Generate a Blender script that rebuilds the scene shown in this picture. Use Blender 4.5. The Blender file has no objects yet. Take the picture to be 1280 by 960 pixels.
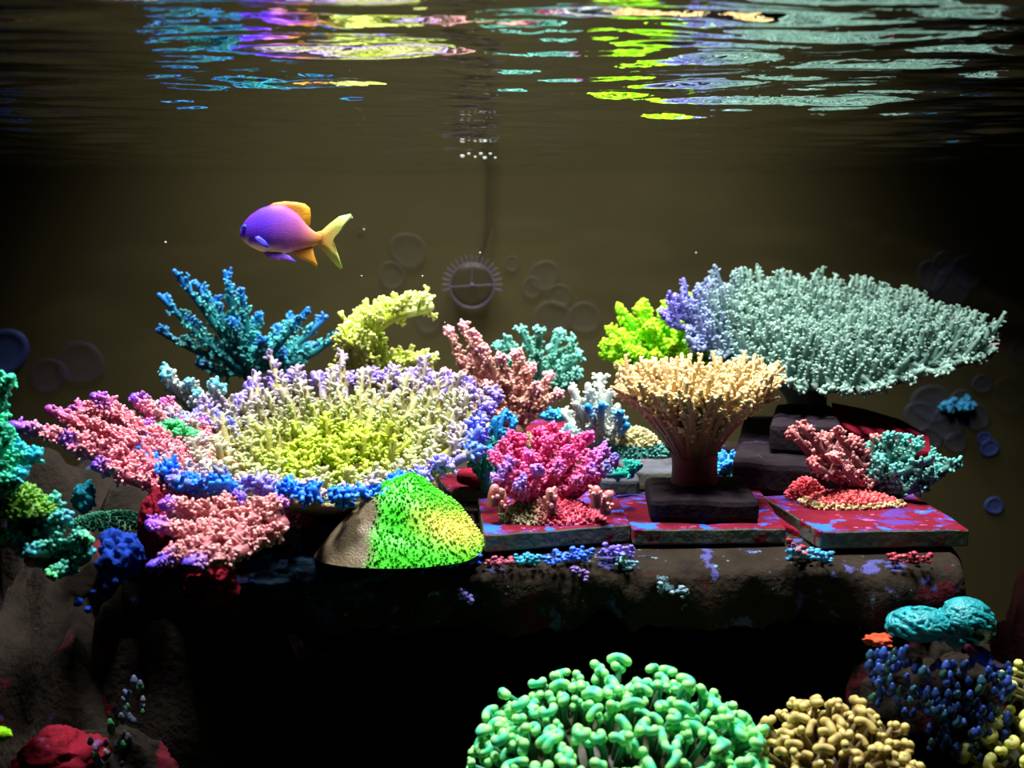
import bpy, math, random
import numpy as np
from mathutils import Vector, Matrix, Quaternion

S = bpy.context.scene
COL = S.collection
rng = np.random.default_rng(7)
random.seed(7)

# ------------------------------------------------------------------ camera, world, lights, exposure
F = 1372.0                      # focal length in pixels of the 1280 x 960 frame
ZC = 0.42                       # camera height over the tank floor
PITCH = math.radians(6.2)       # the phone looks slightly downwards
cam_d = bpy.data.cameras.new('camera')
cam_d.sensor_width = 36.0
cam_d.lens = F * 36.0 / 1280.0
cam_d.dof.use_dof = True
cam_d.dof.focus_distance = 0.57
cam_d.dof.aperture_fstop = 12.0
cam_d.clip_start = 0.01
cam_d.clip_end = 20
cam = bpy.data.objects.new('camera', cam_d)
COL.objects.link(cam)
cam.location = (0, 0, ZC)
cam.rotation_euler = (math.pi / 2 - PITCH, 0, 0)
S.camera = cam

world = bpy.data.worlds.new('room')
S.world = world
world.use_nodes = True
world.node_tree.nodes['Background'].inputs[0].default_value = (0, 0, 0, 1)
world.node_tree.nodes['Background'].inputs[1].default_value = 0.0

S.view_settings.view_transform = 'Standard'
S.view_settings.look = 'None'
S.view_settings.gamma = 1.0
S.view_settings.use_curve_mapping = False
S.view_settings.exposure = -0.15
S.cycles.caustics_reflective = False
S.cycles.caustics_refractive = False
S.cycles.max_bounces = 6


def led(name, loc, power, size, col, spread=150, aim=None):
    d = bpy.data.lights.new(name, 'AREA')
    d.shape = 'DISK'
    d.size = size
    d.energy = power
    d.color = col
    d.spread = math.radians(spread)
    o = bpy.data.objects.new(name, d)
    COL.objects.link(o)
    o.location = loc
    if aim is not None:
        o.rotation_euler = (Vector(aim) - Vector(loc)).to_track_quat('-Z', 'Y').to_euler()
    return o


# pendant LED lamps hanging over the open tank, above the frame; the back pair is added
led('led_pendant_lamp_front_left_offscreen', (-0.13, 0.52, 0.86), 2.9, 0.10, (1.0, 0.98, 0.95), 110)
led('led_pendant_lamp_front_right_offscreen', (0.15, 0.53, 0.86), 2.8, 0.10, (1.0, 0.98, 0.95), 110)
led('added_back_lamp_left_offscreen', (-0.17, 0.86, 0.92), 1.8, 0.16, (1.0, 0.97, 0.90), 72)  # added lamp that brightens the back pane to suggest hazy water
led('added_back_lamp_right_offscreen', (0.10, 0.86, 0.92), 1.9, 0.16, (1.0, 0.97, 0.90), 72)  # second added lamp, widens the haze glow on the back pane

# ------------------------------------------------------------------ pixel -> place helpers
_cp, _sp = math.cos(PITCH), math.sin(PITCH)


def ray(px, py):
    x = (px - 640.0) / F
    y = -(py - 480.0) / F
    return np.array([x, _cp + y * _sp, -_sp + y * _cp])


def P(px, py, Y):
    d = ray(px, py)
    return np.array([0, 0, ZC]) + d * (Y / d[1])


def G(px, py, z):
    d = ray(px, py)
    return np.array([0, 0, ZC]) + d * ((z - ZC) / d[2])


def lin(c):
    c = np.asarray(c, dtype=float) / 255.0
    return np.where(c <= 0.04045, c / 12.92, ((c + 0.055) / 1.055) ** 2.4)


def nrm(v):
    v = np.asarray(v, dtype=float)
    return v / np.maximum(np.linalg.norm(v, axis=-1, keepdims=True), 1e-9)


def _hash(ix, iy, iz, seed):
    h = (ix * 374761393 + iy * 668265263 + iz * 2147483647 + seed * 1274126177) & 0xffffffff
    h = ((h ^ (h >> 13)) * 1274126177) & 0xffffffff
    h = h ^ (h >> 16)
    return (h & 0xffff) / 32767.5 - 1.0


def vnoise(p, seed=0):
    p = np.asarray(p, dtype=float)
    i = np.floor(p).astype(np.int64)
    f = p - i
    f = f * f * (3 - 2 * f)
    out = 0
    for dx in (0, 1):
        wx = f[..., 0] if dx else 1 - f[..., 0]
        for dy in (0, 1):
            wy = f[..., 1] if dy else 1 - f[..., 1]
            for dz in (0, 1):
                wz = f[..., 2] if dz else 1 - f[..., 2]
                out = out + wx * wy * wz * _hash(i[..., 0] + dx, i[..., 1] + dy, i[..., 2] + dz, seed)
    return out


def fbm(p, seed=0, octv=4):
    a, s, o = 1.0, 1.0, 0
    for k in range(octv):
        o = o + a * vnoise(np.asarray(p) * s, seed + k * 17)
        a *= 0.5
        s *= 2.03
    return o


# ------------------------------------------------------------------ objects
def link(o, parent=None):
    COL.objects.link(o)
    if parent is not None:
        o.parent = parent
    return o


def tag(o, label=None, cat=None, group=None, kind=None):
    if label: o['label'] = label
    if cat: o['category'] = cat
    if group: o['group'] = group
    if kind: o['kind'] = kind
    return o


def thing(name, loc, label, cat, group=None):
    o = bpy.data.objects.new(name, None)
    o.empty_display_size = 0.01
    o.location = tuple(loc)
    link(o)
    return tag(o, label, cat, group)


class Acc:
    """collects vertices, quads / triangles and vertex colours for ONE mesh"""
    def __init__(self):
        self.V, self.Q, self.C, self.n = [], [], [], 0

    def add(self, V, Q, C):
        V = np.asarray(V, float).reshape(-1, 3)
        C = np.broadcast_to(np.asarray(C, float), V.shape)
        self.V.append(V); self.C.append(C)
        self.Q.append(np.asarray(Q, np.int64).reshape(-1, 4) + self.n)
        self.n += len(V)

    def tubes(self, path, rad, col, sides=6, cap=True, fine=True):
        path = np.asarray(path, float)
        N, k = path.shape[:2]
        rad = np.broadcast_to(np.asarray(rad, float), (N, k)).copy()
        col = np.asarray(col, float)
        if col.ndim == 1: col = np.broadcast_to(col, (N, k, 3))
        elif col.ndim == 2: col = np.broadcast_to(col[:, None, :], (N, k, 3))
        if cap:
            t = nrm(path[:, -1] - path[:, -2])
            r = rad[:, -1:]
            prof = ((0.55, .83), (0.9, .43), (1.0, .02)) if fine else ((0.65, .72), (1.0, .04))
            extra = np.stack([path[:, -1] + t * r * q[0] for q in prof], 1)
            path = np.concatenate([path, extra], 1)
            rad = np.concatenate([rad] + [r * q[1] for q in prof], 1)
            col = np.concatenate([col, np.repeat(col[:, -1:], len(prof), 1)], 1)
            k += len(prof)
        T = nrm(np.gradient(path, axis=1))
        mean = nrm(path[:, -1] - path[:, 0])
        ref = np.where(np.abs(mean[:, 2:3]) > 0.75, np.array([[1.0, 0.1, 0]]), np.array([[0, 0, 1.0]]))
        U = nrm(np.cross(T, ref[:, None, :]))
        W = np.cross(T, U)
        th = np.linspace(0, 2 * np.pi, sides, endpoint=False)
        ring = U[:, :, None, :] * np.cos(th)[None, None, :, None] + W[:, :, None, :] * np.sin(th)[None, None, :, None]
        V = path[:, :, None, :] + ring * rad[:, :, None, None]
        C = np.repeat(col[:, :, None, :], sides, 2)
        a = np.arange(sides); b = (a + 1) % sides
        kk = np.arange(k - 1)
        q = np.stack([kk[:, None] * sides + a, kk[:, None] * sides + b,
                      (kk[:, None] + 1) * sides + b, (kk[:, None] + 1) * sides + a], -1).reshape(-1, 4)
        q = (q[None] + (np.arange(N) * k * sides)[:, None, None]).reshape(-1, 4)
        self.add(V.reshape(-1, 3), q[:, ::-1], C.reshape(-1, 3))

    def grid(self, V, C, wrap=False):
        V = np.asarray(V, float)
        m, n = V.shape[:2]
        C = np.broadcast_to(np.asarray(C, float), V.shape).reshape(-1, 3)
        i = np.arange(m - 1)[:, None]
        j = np.arange(n if wrap else n - 1)[None]
        j2 = (j + 1) % n
        q = np.stack([i * n + j + 0 * i, i * n + j2, (i + 1) * n + j2, (i + 1) * n + j], -1).reshape(-1, 4)
        self.add(V.reshape(-1, 3), q, C)

    def build(self, name, mat, parent=None, origin=None, smooth=True):
        V = np.concatenate(self.V); Q = np.concatenate(self.Q); C = np.concatenate(self.C)
        if origin is not None: V = V - np.asarray(origin)
        me = bpy.data.meshes.new(name)
        me.vertices.add(len(V)); me.vertices.foreach_set('co', V.astype(np.float32).ravel())
        me.loops.add(len(Q) * 4); me.loops.foreach_set('vertex_index', Q.astype(np.int32).ravel())
        me.polygons.add(len(Q))
        me.polygons.foreach_set('loop_start', (np.arange(len(Q)) * 4).astype(np.int32))
        me.polygons.foreach_set('loop_total', np.full(len(Q), 4, np.int32))
        me.polygons.foreach_set('use_smooth', np.full(len(Q), smooth))
        me.update(calc_edges=True)
        at = me.color_attributes.new('Col', 'FLOAT_COLOR', 'POINT')
        at.data.foreach_set('color', np.concatenate([C, np.ones((len(C), 1))], 1).astype(np.float32).ravel())
        me.materials.append(mat)
        o = bpy.data.objects.new(name, me)
        return link(o, parent)


# ------------------------------------------------------------------ materials (all node based)
def new_mat(name):
    m = bpy.data.materials.new(name)
    m.use_nodes = True
    nt = m.node_tree
    b = nt.nodes['Principled BSDF']
    return m, nt, b


def N_(nt, kind, **kw):
    n = nt.nodes.new(kind)
    for k, v in kw.items(): setattr(n, k, v)
    return n


def mat_coral(name, rough=0.45, spec=0.4, bump=0.35, scale=900, var=0.25, sss=0.0):
    m, nt, b = new_mat(name)
    L = nt.links
    at = N_(nt, 'ShaderNodeAttribute', attribute_name='Col')
    tc = N_(nt, 'ShaderNodeTexCoord')
    no = N_(nt, 'ShaderNodeTexNoise'); no.inputs['Scale'].default_value = scale * 0.35; no.inputs['Detail'].default_value = 3
    mr = N_(nt, 'ShaderNodeMapRange'); mr.inputs[3].default_value = 1 - var; mr.inputs[4].default_value = 1 + var
    mx = N_(nt, 'ShaderNodeVectorMath', operation='SCALE')
    vo = N_(nt, 'ShaderNodeTexVoronoi'); vo.inputs['Scale'].default_value = scale
    bp = N_(nt, 'ShaderNodeBump'); bp.inputs['Strength'].default_value = bump; bp.inputs['Distance'].default_value = 0.0006
    bp.invert = True
    L.new(tc.outputs['Object'], no.inputs['Vector']); L.new(tc.outputs['Object'], vo.inputs['Vector'])
    L.new(no.outputs['Fac'], mr.inputs[0])
    L.new(at.outputs['Color'], mx.inputs[0]); L.new(mr.outputs[0], mx.inputs['Scale'])
    L.new(mx.outputs[0], b.inputs['Base Color'])
    L.new(vo.outputs['Distance'], bp.inputs['Height']); L.new(bp.outputs['Normal'], b.inputs['Normal'])
    b.inputs['Roughness'].default_value = rough
    b.inputs['Specular IOR Level'].default_value = spec
    if sss:
        b.inputs['Subsurface Weight'].default_value = sss
        b.inputs['Subsurface Radius'].default_value = (0.004, 0.004, 0.004)
        b.inputs['Subsurface Scale'].default_value = 0.5
    return m


M_SPS = mat_coral('stony_coral_skin')
M_FLESH = mat_coral('soft_polyp_flesh', rough=0.45, spec=0.3, bump=0.08, scale=500, var=0.12)
M_FISH = mat_coral('fish_scales', rough=0.55, spec=0.3, bump=0.15, scale=1400, var=0.08)


def mat_rock(name, base, dark, patches, scale=40, bump=0.8, up_only=0.1):
    """rough stone with crusts of coralline algae in patches of their own colours"""
    m, nt, b = new_mat(name)
    L = nt.links
    tc = N_(nt, 'ShaderNodeTexCoord')
    n0 = N_(nt, 'ShaderNodeTexNoise'); n0.inputs['Scale'].default_value = scale * 2; n0.inputs['Detail'].default_value = 6
    L.new(tc.outputs['Object'], n0.inputs['Vector'])
    mx = N_(nt, 'ShaderNodeMix', data_type='RGBA')
    mx.inputs[6].default_value = (*lin(dark), 1); mx.inputs[7].default_value = (*lin(base), 1)
    L.new(n0.outputs['Fac'], mx.inputs[0])
    cur = mx.outputs[2]
    for i, (c, thr, sc) in enumerate(patches):
        mp = N_(nt, 'ShaderNodeMapping'); mp.inputs['Location'].default_value = (3.1 * i + 1, 7.7 * i, 2.3 * i)
        L.new(tc.outputs['Object'], mp.inputs[0])
        nn = N_(nt, 'ShaderNodeTexNoise'); nn.inputs['Scale'].default_value = sc; nn.inputs['Detail'].default_value = 5
        nn.inputs['Roughness'].default_value = 0.62
        L.new(mp.outputs[0], nn.inputs['Vector'])
        r = N_(nt, 'ShaderNodeMapRange'); r.inputs[1].default_value = thr; r.inputs[2].default_value = thr + 0.04
        L.new(nn.outputs['Fac'], r.inputs[0])
        q = N_(nt, 'ShaderNodeMix', data_type='RGBA'); q.inputs[7].default_value = (*lin(c), 1)
        L.new(r.outputs[0], q.inputs[0]); L.new(cur, q.inputs[6])
        cur = q.outputs[2]
    L.new(cur, b.inputs['Base Color'])
    nb = N_(nt, 'ShaderNodeTexNoise'); nb.inputs['Scale'].default_value = scale * 6; nb.inputs['Detail'].default_value = 5
    L.new(tc.outputs['Object'], nb.inputs['Vector'])
    bp = N_(nt, 'ShaderNodeBump'); bp.inputs['Strength'].default_value = bump; bp.inputs['Distance'].default_value = 0.002
    L.new(nb.outputs['Fac'], bp.inputs['Height']); L.new(bp.outputs['Normal'], b.inputs['Normal'])
    b.inputs['Roughness'].default_value = 0.85
    b.inputs['Specular IOR Level'].default_value = 0.06
    return m


M_ROCK = mat_rock('live_rock', (46, 40, 34), (20, 17, 15), [((90, 26, 38), 0.60, 22), ((60, 60, 110), 0.65, 60)])
M_LEDGE = mat_rock('ledge_rock', (54, 46, 38), (20, 17, 15),
                   [((70, 22, 32), 0.6, 18), ((70, 72, 130), 0.60, 60), ((100, 134, 150), 0.65, 120)])
M_TILE = mat_rock('crusted_tile', (128, 26, 46), (70, 16, 32),
                  [((80, 50, 130), 0.53, 30), ((40, 100, 220), 0.56, 44), ((170, 90, 130), 0.62, 110)], bump=0.6)
M_TILE_EDGE = mat_rock('tile_edge', (120, 124, 112), (66, 74, 70), [((120, 26, 44), 0.58, 34), ((70, 110, 170), 0.66, 60)], bump=0.5)
M_REDROCK = mat_rock('red_crust', (160, 30, 56), (90, 16, 32), [((120, 90, 150), 0.68, 70)], bump=0.9)
M_DEEPRED = mat_rock('deep_red_crust', (150, 30, 50), (90, 18, 32), [((110, 90, 150), 0.64, 80)], bump=1.0)
M_BLUEROCK = mat_rock('blue_crust', (36, 64, 84), (20, 30, 44), [((40, 130, 130), 0.6, 40), ((50, 60, 150), 0.62, 60)], bump=0.9)
M_PLUG = mat_rock('dark_plug', (44, 36, 44), (18, 15, 18), [((70, 50, 90), 0.62, 60), ((60, 90, 130), 0.7, 110)], bump=0.5)
M_GREYSTONE = mat_rock('grey_stone', (96, 100, 108), (44, 46, 56), [((110, 30, 60), 0.62, 40), ((70, 110, 190), 0.66, 60)], bump=0.5)

# ------------------------------------------------------------------ setting: tank floor, walls, water
ZR = 0.292          # top of the frag tiles
ZW = 0.505          # water line
YB = 1.05           # back pane


def box_obj(name, lo, hi, mat, parent=None, bevel=0.0):
    lo = np.asarray(lo, float); hi = np.asarray(hi, float)
    v = [(x, y, z) for z in (lo[2], hi[2]) for y in (lo[1], hi[1]) for x in (lo[0], hi[0])]
    f = [(0, 2, 3, 1), (4, 5, 7, 6), (0, 1, 5, 4), (2, 6, 7, 3), (0, 4, 6, 2), (1, 3, 7, 5)]
    me = bpy.data.meshes.new(name); me.from_pydata(v, [], f); me.materials.append(mat)
    o = link(bpy.data.objects.new(name, me), parent)
    if bevel:
        md = o.modifiers.new('bevel', 'BEVEL'); md.width = bevel; md.segments = 2
    return o


M_WALL, nt, b = new_mat('algae_and_haze_pane')  # olive algae film whose colour also stands in for glowing water haze
tc = N_(nt, 'ShaderNodeTexCoord')
n0 = N_(nt, 'ShaderNodeTexNoise'); n0.inputs['Scale'].default_value = 7; n0.inputs['Detail'].default_value = 4
nt.links.new(tc.outputs['Object'], n0.inputs['Vector'])
mx = N_(nt, 'ShaderNodeMix', data_type='RGBA')
mx.inputs[6].default_value = (*lin((66, 61, 39)), 1); mx.inputs[7].default_value = (*lin((82, 76, 48)), 1)
nt.links.new(n0.outputs['Fac'], mx.inputs[0]); nt.links.new(mx.outputs[2], b.inputs['Base Color'])
b.inputs['Roughness'].default_value = 0.8
b.inputs['Specular IOR Level'].default_value = 0.1
M_SIDE, nt, b = new_mat('dark_side_pane')
n0 = N_(nt, 'ShaderNodeTexNoise'); n0.inputs['Scale'].default_value = 9
mx = N_(nt, 'ShaderNodeMix', data_type='RGBA')
mx.inputs[6].default_value = (*lin((26, 18, 14)), 1); mx.inputs[7].default_value = (*lin((40, 24, 18)), 1)
nt.links.new(n0.outputs['Fac'], mx.inputs[0]); nt.links.new(mx.outputs[2], b.inputs['Base Color'])
b.inputs['Roughness'].default_value = 0.8
M_FLOOR = mat_rock('dark_bare_bottom', (30, 27, 22), (12, 11, 9), [((60, 20, 28), 0.64, 20)], bump=0.3)

tag(box_obj('floor', (-0.7, -0.3, -0.02), (0.7, YB, 0), M_FLOOR), kind='structure')
WB = tag(box_obj('wall_back', (-0.7, YB, -0.02), (0.7, YB + 0.012, 0.56), M_WALL), kind='structure')
tag(box_obj('wall_left', (-0.712, -0.3, -0.02), (-0.7, YB + 0.012, 0.56), M_SIDE), kind='structure')
tag(box_obj('wall_right', (0.7, -0.3, -0.02), (0.712, YB + 0.012, 0.56), M_SIDE), kind='structure')

# water: Fresnel reflection on the underside (total beyond the critical angle), clear for steep light
M_WATER = bpy.data.materials.new('water_surface_film'); M_WATER.use_nodes = True
nt = M_WATER.node_tree; nt.nodes.clear()
out = N_(nt, 'ShaderNodeOutputMaterial'); mixs = N_(nt, 'ShaderNodeMixShader')
tr = N_(nt, 'ShaderNodeBsdfTransparent'); gl = N_(nt, 'ShaderNodeBsdfGlossy')
gl.inputs['Color'].default_value = (0.92, 0.95, 0.95, 1); gl.inputs['Roughness'].default_value = 0.03
fr = N_(nt, 'ShaderNodeFresnel'); fr.inputs['IOR'].default_value = 1.33
tc = N_(nt, 'ShaderNodeTexCoord')
mp = N_(nt, 'ShaderNodeMapping'); mp.inputs['Scale'].default_value = (1, 1.3, 1)
nz = N_(nt, 'ShaderNodeTexNoise'); nz.inputs['Scale'].default_value = 70; nz.inputs['Detail'].default_value = 2
bp = N_(nt, 'ShaderNodeBump'); bp.inputs['Strength'].default_value = 0.15; bp.inputs['Distance'].default_value = 0.003
nt.links.new(tc.outputs['Object'], mp.inputs[0]); nt.links.new(mp.outputs[0], nz.inputs['Vector'])
nt.links.new(nz.outputs['Fac'], bp.inputs['Height']); nt.links.new(bp.outputs['Normal'], gl.inputs['Normal'])
nt.links.new(fr.outputs[0], mixs.inputs[0]); nt.links.new(tr.outputs[0], mixs.inputs[1]); nt.links.new(gl.outputs[0], mixs.inputs[2])
nt.links.new(mixs.outputs[0], out.inputs['Surface'])

gx = np.linspace(-0.7, 0.7, 400); gy = np.concatenate([np.linspace(-0.3, 0.25, 60), np.linspace(0.252, 0.85, 420), np.linspace(0.852, YB, 60)])
X, Y = np.meshgrid(gx, gy)
pw = np.stack([X * 15, Y * 34, 0 * X], -1)
Z = ZW + 0.0016 * vnoise(pw * 0.5, 3) + 0.0013 * vnoise(pw * 1.15, 5) + 0.0012 * vnoise(pw * np.array([1.5, 2.0, 1]), 9) + 0.0005 * vnoise(pw * np.array([2.2, 3.6, 1]), 13)
acc = Acc(); acc.grid(np.stack([X, Y, Z], -1), (0.5, 0.5, 0.5))
water = acc.build('water_surface', M_WATER)
tag(water, 'rippled underside of the water mirroring the corals below it', 'water', kind='stuff')


# ------------------------------------------------------------------ rocks, ledge and tiles
def rock_acc(center, size, seed, amp=0.25, freq=2.2, n=(40, 64), box=0.0, col=(0.5, 0.5, 0.5)):
    th = np.linspace(0.001, np.pi - 0.001, n[0])[:, None]
    ph = np.linspace(0, 2 * np.pi, n[1], endpoint=False)[None]
    d = np.stack([np.sin(th) * np.cos(ph), np.sin(th) * np.sin(ph), np.cos(th) + 0 * ph], -1)
    if box > 0:
        m = np.max(np.abs(d), -1, keepdims=True)
        d2 = d / m
        d = d * (1 - box) + d2 * box
    r = 1 + amp * fbm(d * freq + seed * 3.7, seed, 5)
    V = np.asarray(center) + d * r[..., None] * np.asarray(size)
    a = Acc(); a.grid(V, col, wrap=True)
    return a


def rock(name, center, size, seed, mat, label=None, cat='rock', parent=None, group=None, rotz=0, **kw):
    a = rock_acc((0, 0, 0), size, seed, **kw)
    o = a.build(name, mat, parent)
    o.location = tuple(center)
    o.rotation_euler = (0, 0, rotz)
    if label: tag(o, label, cat, group)
    return o


# long overhanging ledge that carries the coral tiles
LX0, LX1 = -0.205, 0.236
n_x, n_r = 160, 48
u = np.linspace(0, 1, n_x)[:, None]
th = np.linspace(0, 2 * np.pi, n_r, endpoint=False)[None]
cx = LX0 + (LX1 - LX0) * u
endf = np.clip(np.minimum(u, 1 - u) / 0.05, 0, 1) ** 0.5
ce, se = np.cos(th), np.sin(th)
sq = np.sign(ce) * np.abs(ce) ** 0.28; sz = np.sign(se) * np.abs(se) ** 0.45
yc = 0.69; hy = 0.184 * (0.35 + 0.65 * endf)
zt = 0.283; hz = 0.0175 * (0.35 + 0.65 * endf)
V = np.stack([cx + 0 * th, yc + hy * sq, zt - 0.0175 + hz * sz], -1)
nz_ = fbm(V * 34, 11, 5)
V[..., 1] += nz_ * 0.006 * (np.abs(sq) > 0.6)
V[..., 2] += np.where(sz < 0, nz_ * 0.010 + 0.006 * vnoise(V * 14, 4), nz_ * 0.0012)
a = Acc(); a.grid(V, (0.5, 0.5, 0.5), wrap=True)
ledge = a.build('ledge_rock', M_LEDGE)
tag(ledge, 'long dark rock ledge crusted with algae, carrying the coral tiles', 'rock')


def crust(pts, r, col, parent, seed, name='crust_patch', flat=0.35):
    """knobbly crust of coralline algae growing on a rock"""
    a = Acc()
    g = np.random.default_rng(seed)
    pts = np.asarray(pts)
    for p in pts:
        k = rock_acc(p, np.array([r, r * 0.8, r * flat]) * g.uniform(0.7, 1.3), int(g.integers(1000)), amp=0.3, freq=2.5, n=(10, 14),
                     col=lin(col) * g.uniform(0.8, 1.2))
        a.add(k.V[0], k.Q[0], k.C[0])
    return a.build(name, M_SPS, parent)


for i, (x0, y0, x1, y1, c, n) in enumerate([(520, 706, 600, 699, (30, 90, 230), 12), (606, 702, 640, 703, (150, 60, 90), 5),
                                             (642, 701, 676, 698, (40, 150, 190), 6), (680, 698, 742, 690, (50, 110, 235), 9),
                                             (748, 690, 792, 688, (120, 100, 220), 8), (985, 682, 1010, 690, (150, 40, 60), 4),
                                             (985, 690, 1040, 697, (60, 150, 200), 8), (570, 735, 590, 752, (110, 100, 190), 4),
                                             (770, 700, 796, 706, (120, 170, 190), 4), (716, 712, 735, 720, (110, 80, 150), 3),
                                             (820, 735, 860, 742, (110, 140, 160), 3), (1110, 695, 1165, 700, (150, 40, 60), 6)]):
    g = np.random.default_rng(i)
    t = g.uniform(0, 1, n * 7)
    yy = 0.500 if y0 > 708 else 0.507
    crust([P(x0 + (x1 - x0) * q, y0 + (y1 - y0) * q + g.normal() * 3.5, yy + g.uniform(-.003, .010)) for q in t], 0.0013, c, ledge, 50 + i, flat=.7)


def tile(name, px, z, thick, label, mat=M_TILE, edge=M_TILE_EDGE, cat='tile', parent=None, bevel=0.001, group=None):
    """flat square tile; px = four corners of its top face as seen in the photo, on the level z"""
    c = [G(x, y, z) for x, y in px]
    o0 = np.mean(c, 0); o0[2] = z - thick
    n = 8
    uu = np.linspace(0, 1, n + 1)
    top = np.array([[(c[0] * (1 - a) + c[1] * a) * (1 - b_) + (c[3] * (1 - a) + c[2] * a) * b_ for a in uu] for b_ in uu])
    top[..., 2] += 0.0007 * fbm(top * 120, 5, 3)
    g = top - o0
    v = [tuple(p) for p in g.reshape(-1, 3)]
    m = n + 1
    f = [(j * m + i, j * m + i + 1, (j + 1) * m + i + 1, (j + 1) * m + i) for j in range(n) for i in range(n)]
    mi = [0] * len(f)
    loop = [i for i in range(n)] + [j * m + n for j in range(n)] + [n * m + n - i for i in range(n)] + [(n - j) * m for j in range(n)]
    k0 = len(v)
    for q in loop:
        p = v[q]; v.append((p[0] * 1.0, p[1] * 1.0, 0.0))
    k = len(loop)
    for i in range(k):
        f.append((loop[i], k0 + i, k0 + (i + 1) % k, loop[(i + 1) % k])); mi.append(1)
    f.append(tuple(range(k0 + k - 1, k0 - 1, -1))); mi.append(1)
    me = bpy.data.meshes.new(name); me.from_pydata(v, [], f); me.update()
    me.materials.append(mat); me.materials.append(edge)
    me.polygons.foreach_set('material_index', mi)
    o = link(bpy.data.objects.new(name, me), parent)
    o.location = tuple(o0)
    md = o.modifiers.new('bevel', 'BEVEL'); md.width = bevel; md.segments = 2; md.limit_method = 'ANGLE'
    if label: tag(o, label, cat, group)
    return o


tile('frag_tile', [(606, 668), (788, 655), (768, 612), (597, 622)], ZR, 0.009, 'red and blue crusted square tile under the magenta coral')
tile('frag_tile', [(792, 662), (983, 660), (950, 612), (766, 618)], ZR - 0.001, 0.008, 'square tile with grey front edge carrying the dark block')
tile('frag_tile', [(1024, 664), (1212, 661), (1130, 610), (953, 620)], ZR, 0.009, 'dark red square tile under the dusky teal branching coral')
tile('frag_tile', [(560, 612), (650, 612), (640, 590), (545, 592)], ZR - 0.002, 0.008, 'small red tile carrying a round red disc')
tile('frag_tile', [(325, 664), (378, 660), (368, 622), (318, 628)], ZR - 0.001, 0.008, 'plain red tile beside the fuzzy pink coral')
tile('frag_tile', [(382, 660), (480, 652), (470, 612), (374, 622)], ZR - 0.002, 0.008, 'red tile half hidden behind the green mound')
tile('frag_tile', [(786, 590), (860, 590), (850, 572), (770, 574)], ZR - 0.002, 0.010, 'grey tile with a blue rim behind the dark block', mat=M_GREYSTONE)
tile('frag_tile', [(940, 640), (1000, 664), (1022, 652), (960, 618)], ZR - 0.006, 0.006, 'sloping bright red sliver of tile between two square tiles', mat=M_REDROCK, edge=M_REDROCK)
tile('coral_block', [(812, 624), (950, 626), (930, 594), (806, 595)], ZR + 0.011, 0.012, 'dark square block under the cream vase coral', mat=M_PLUG, edge=M_PLUG, cat='block', bevel=0.003)
tile('coral_block', [(752, 600), (800, 600), (794, 584), (748, 585)], ZR + 0.004, 0.010, 'small grey stone block carrying a cyan sprig', mat=M_GREYSTONE, edge=M_GREYSTONE, cat='block', bevel=0.002)
tile('coral_block', [(915, 575), (1085, 585), (1060, 520), (930, 518)], ZR + 0.016, 0.020, 'big brown block under the wide grey green table coral', mat=M_PLUG, edge=M_PLUG, cat='block', bevel=0.004)
tile('coral_block', [(962, 530), (1055, 534), (1040, 506), (970, 504)], ZR + 0.034, 0.018, 'square brown foot block stacked under the wide table coral', mat=M_PLUG, edge=M_PLUG, cat='block', bevel=0.003)
# slanting red plate behind the big block
a = Acc()
e1 = np.array([P(1040, 502, .72), P(1080, 510, .72), P(1125, 524, .71), P(1160, 545, .70)])
e0 = np.array([P(1040, 530, .675), P(1080, 545, .672), P(1122, 558, .668), P(1164, 566, .665)])
gu = []
for s in np.linspace(0, 1, 6): gu.append(e0 * (1 - s) + e1 * s)
gu = np.array(gu)
dn = gu.copy(); dn[..., 2] -= 0.012
loop = np.concatenate([gu, dn[::-1], gu[:1]], 0)
loop[..., 2] += 0.001 * fbm(loop * 90, 3, 3)
a.grid(loop, (0.5, 0.5, 0.5))
tag(a.build('red_plate', M_REDROCK), 'curved slab covered in red crust behind the brown blocks', 'slab')
# round disc on small tile
a = Acc()
c0 = G(604, 600, ZR + 0.003)
ang = np.linspace(0, 2 * np.pi, 28, endpoint=False)
prof = [(0.0001, -.001), (0.0145, -.001), (0.0155, .0), (0.0155, .004), (0.0148, .005), (0.0001, .0048)]
a.grid(np.array([[(c0[0] + r * math.cos(t), c0[1] + r * math.sin(t), c0[2] + h) for t in ang] for r, h in prof]), (0.5, 0.5, 0.5), wrap=True)
disc = a.build('frag_disc', M_REDROCK)
tag(disc, 'round red crusted disc under the small blue green coral', 'disc')

# rocks that hold the ledge and the reef on both sides
rock('reef_rock', (-0.235, 0.62, 0.12), (0.09, 0.14, 0.165), 3, M_ROCK, 'tall dark rock pile under the pink branching coral', amp=0.28, rotz=.3)
rock('reef_rock', (-0.34, 0.52, 0.10), (0.09, 0.10, 0.105), 5, M_ROCK, 'dark rock mass below the turquoise branching coral', amp=0.25)
rock('reef_rock', (0.19, 0.72, 0.11), (0.05, 0.07, 0.118), 8, M_ROCK, 'dark pillar rock under the end of the ledge', amp=0.22)
rock('reef_rock', (0.205, 0.525, 0.115), (0.055, 0.045, 0.120), 9, M_ROCK, 'low dark rock below the turquoise ridged coral', amp=0.25)
rock('reef_rock', (0.02, 0.90, 0.10), (0.30, 0.04, 0.135), 12, M_ROCK, 'added hidden rock wall that keeps the cave under the ledge dark', amp=0.2)  # rock added to block the lit pane and darken the cave
rock('reef_rock', (-0.165, 0.525, 0.13), (0.05, 0.04, 0.135), 52, M_ROCK, 'black rock block under the low spreading pink coral', amp=0.18)
rock('crusted_rock', P(262, 728, .455), (0.012, 0.012, 0.009), 21, M_REDROCK, 'small deep red crusted rock below the pink coral', amp=0.3, rotz=.4)
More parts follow.
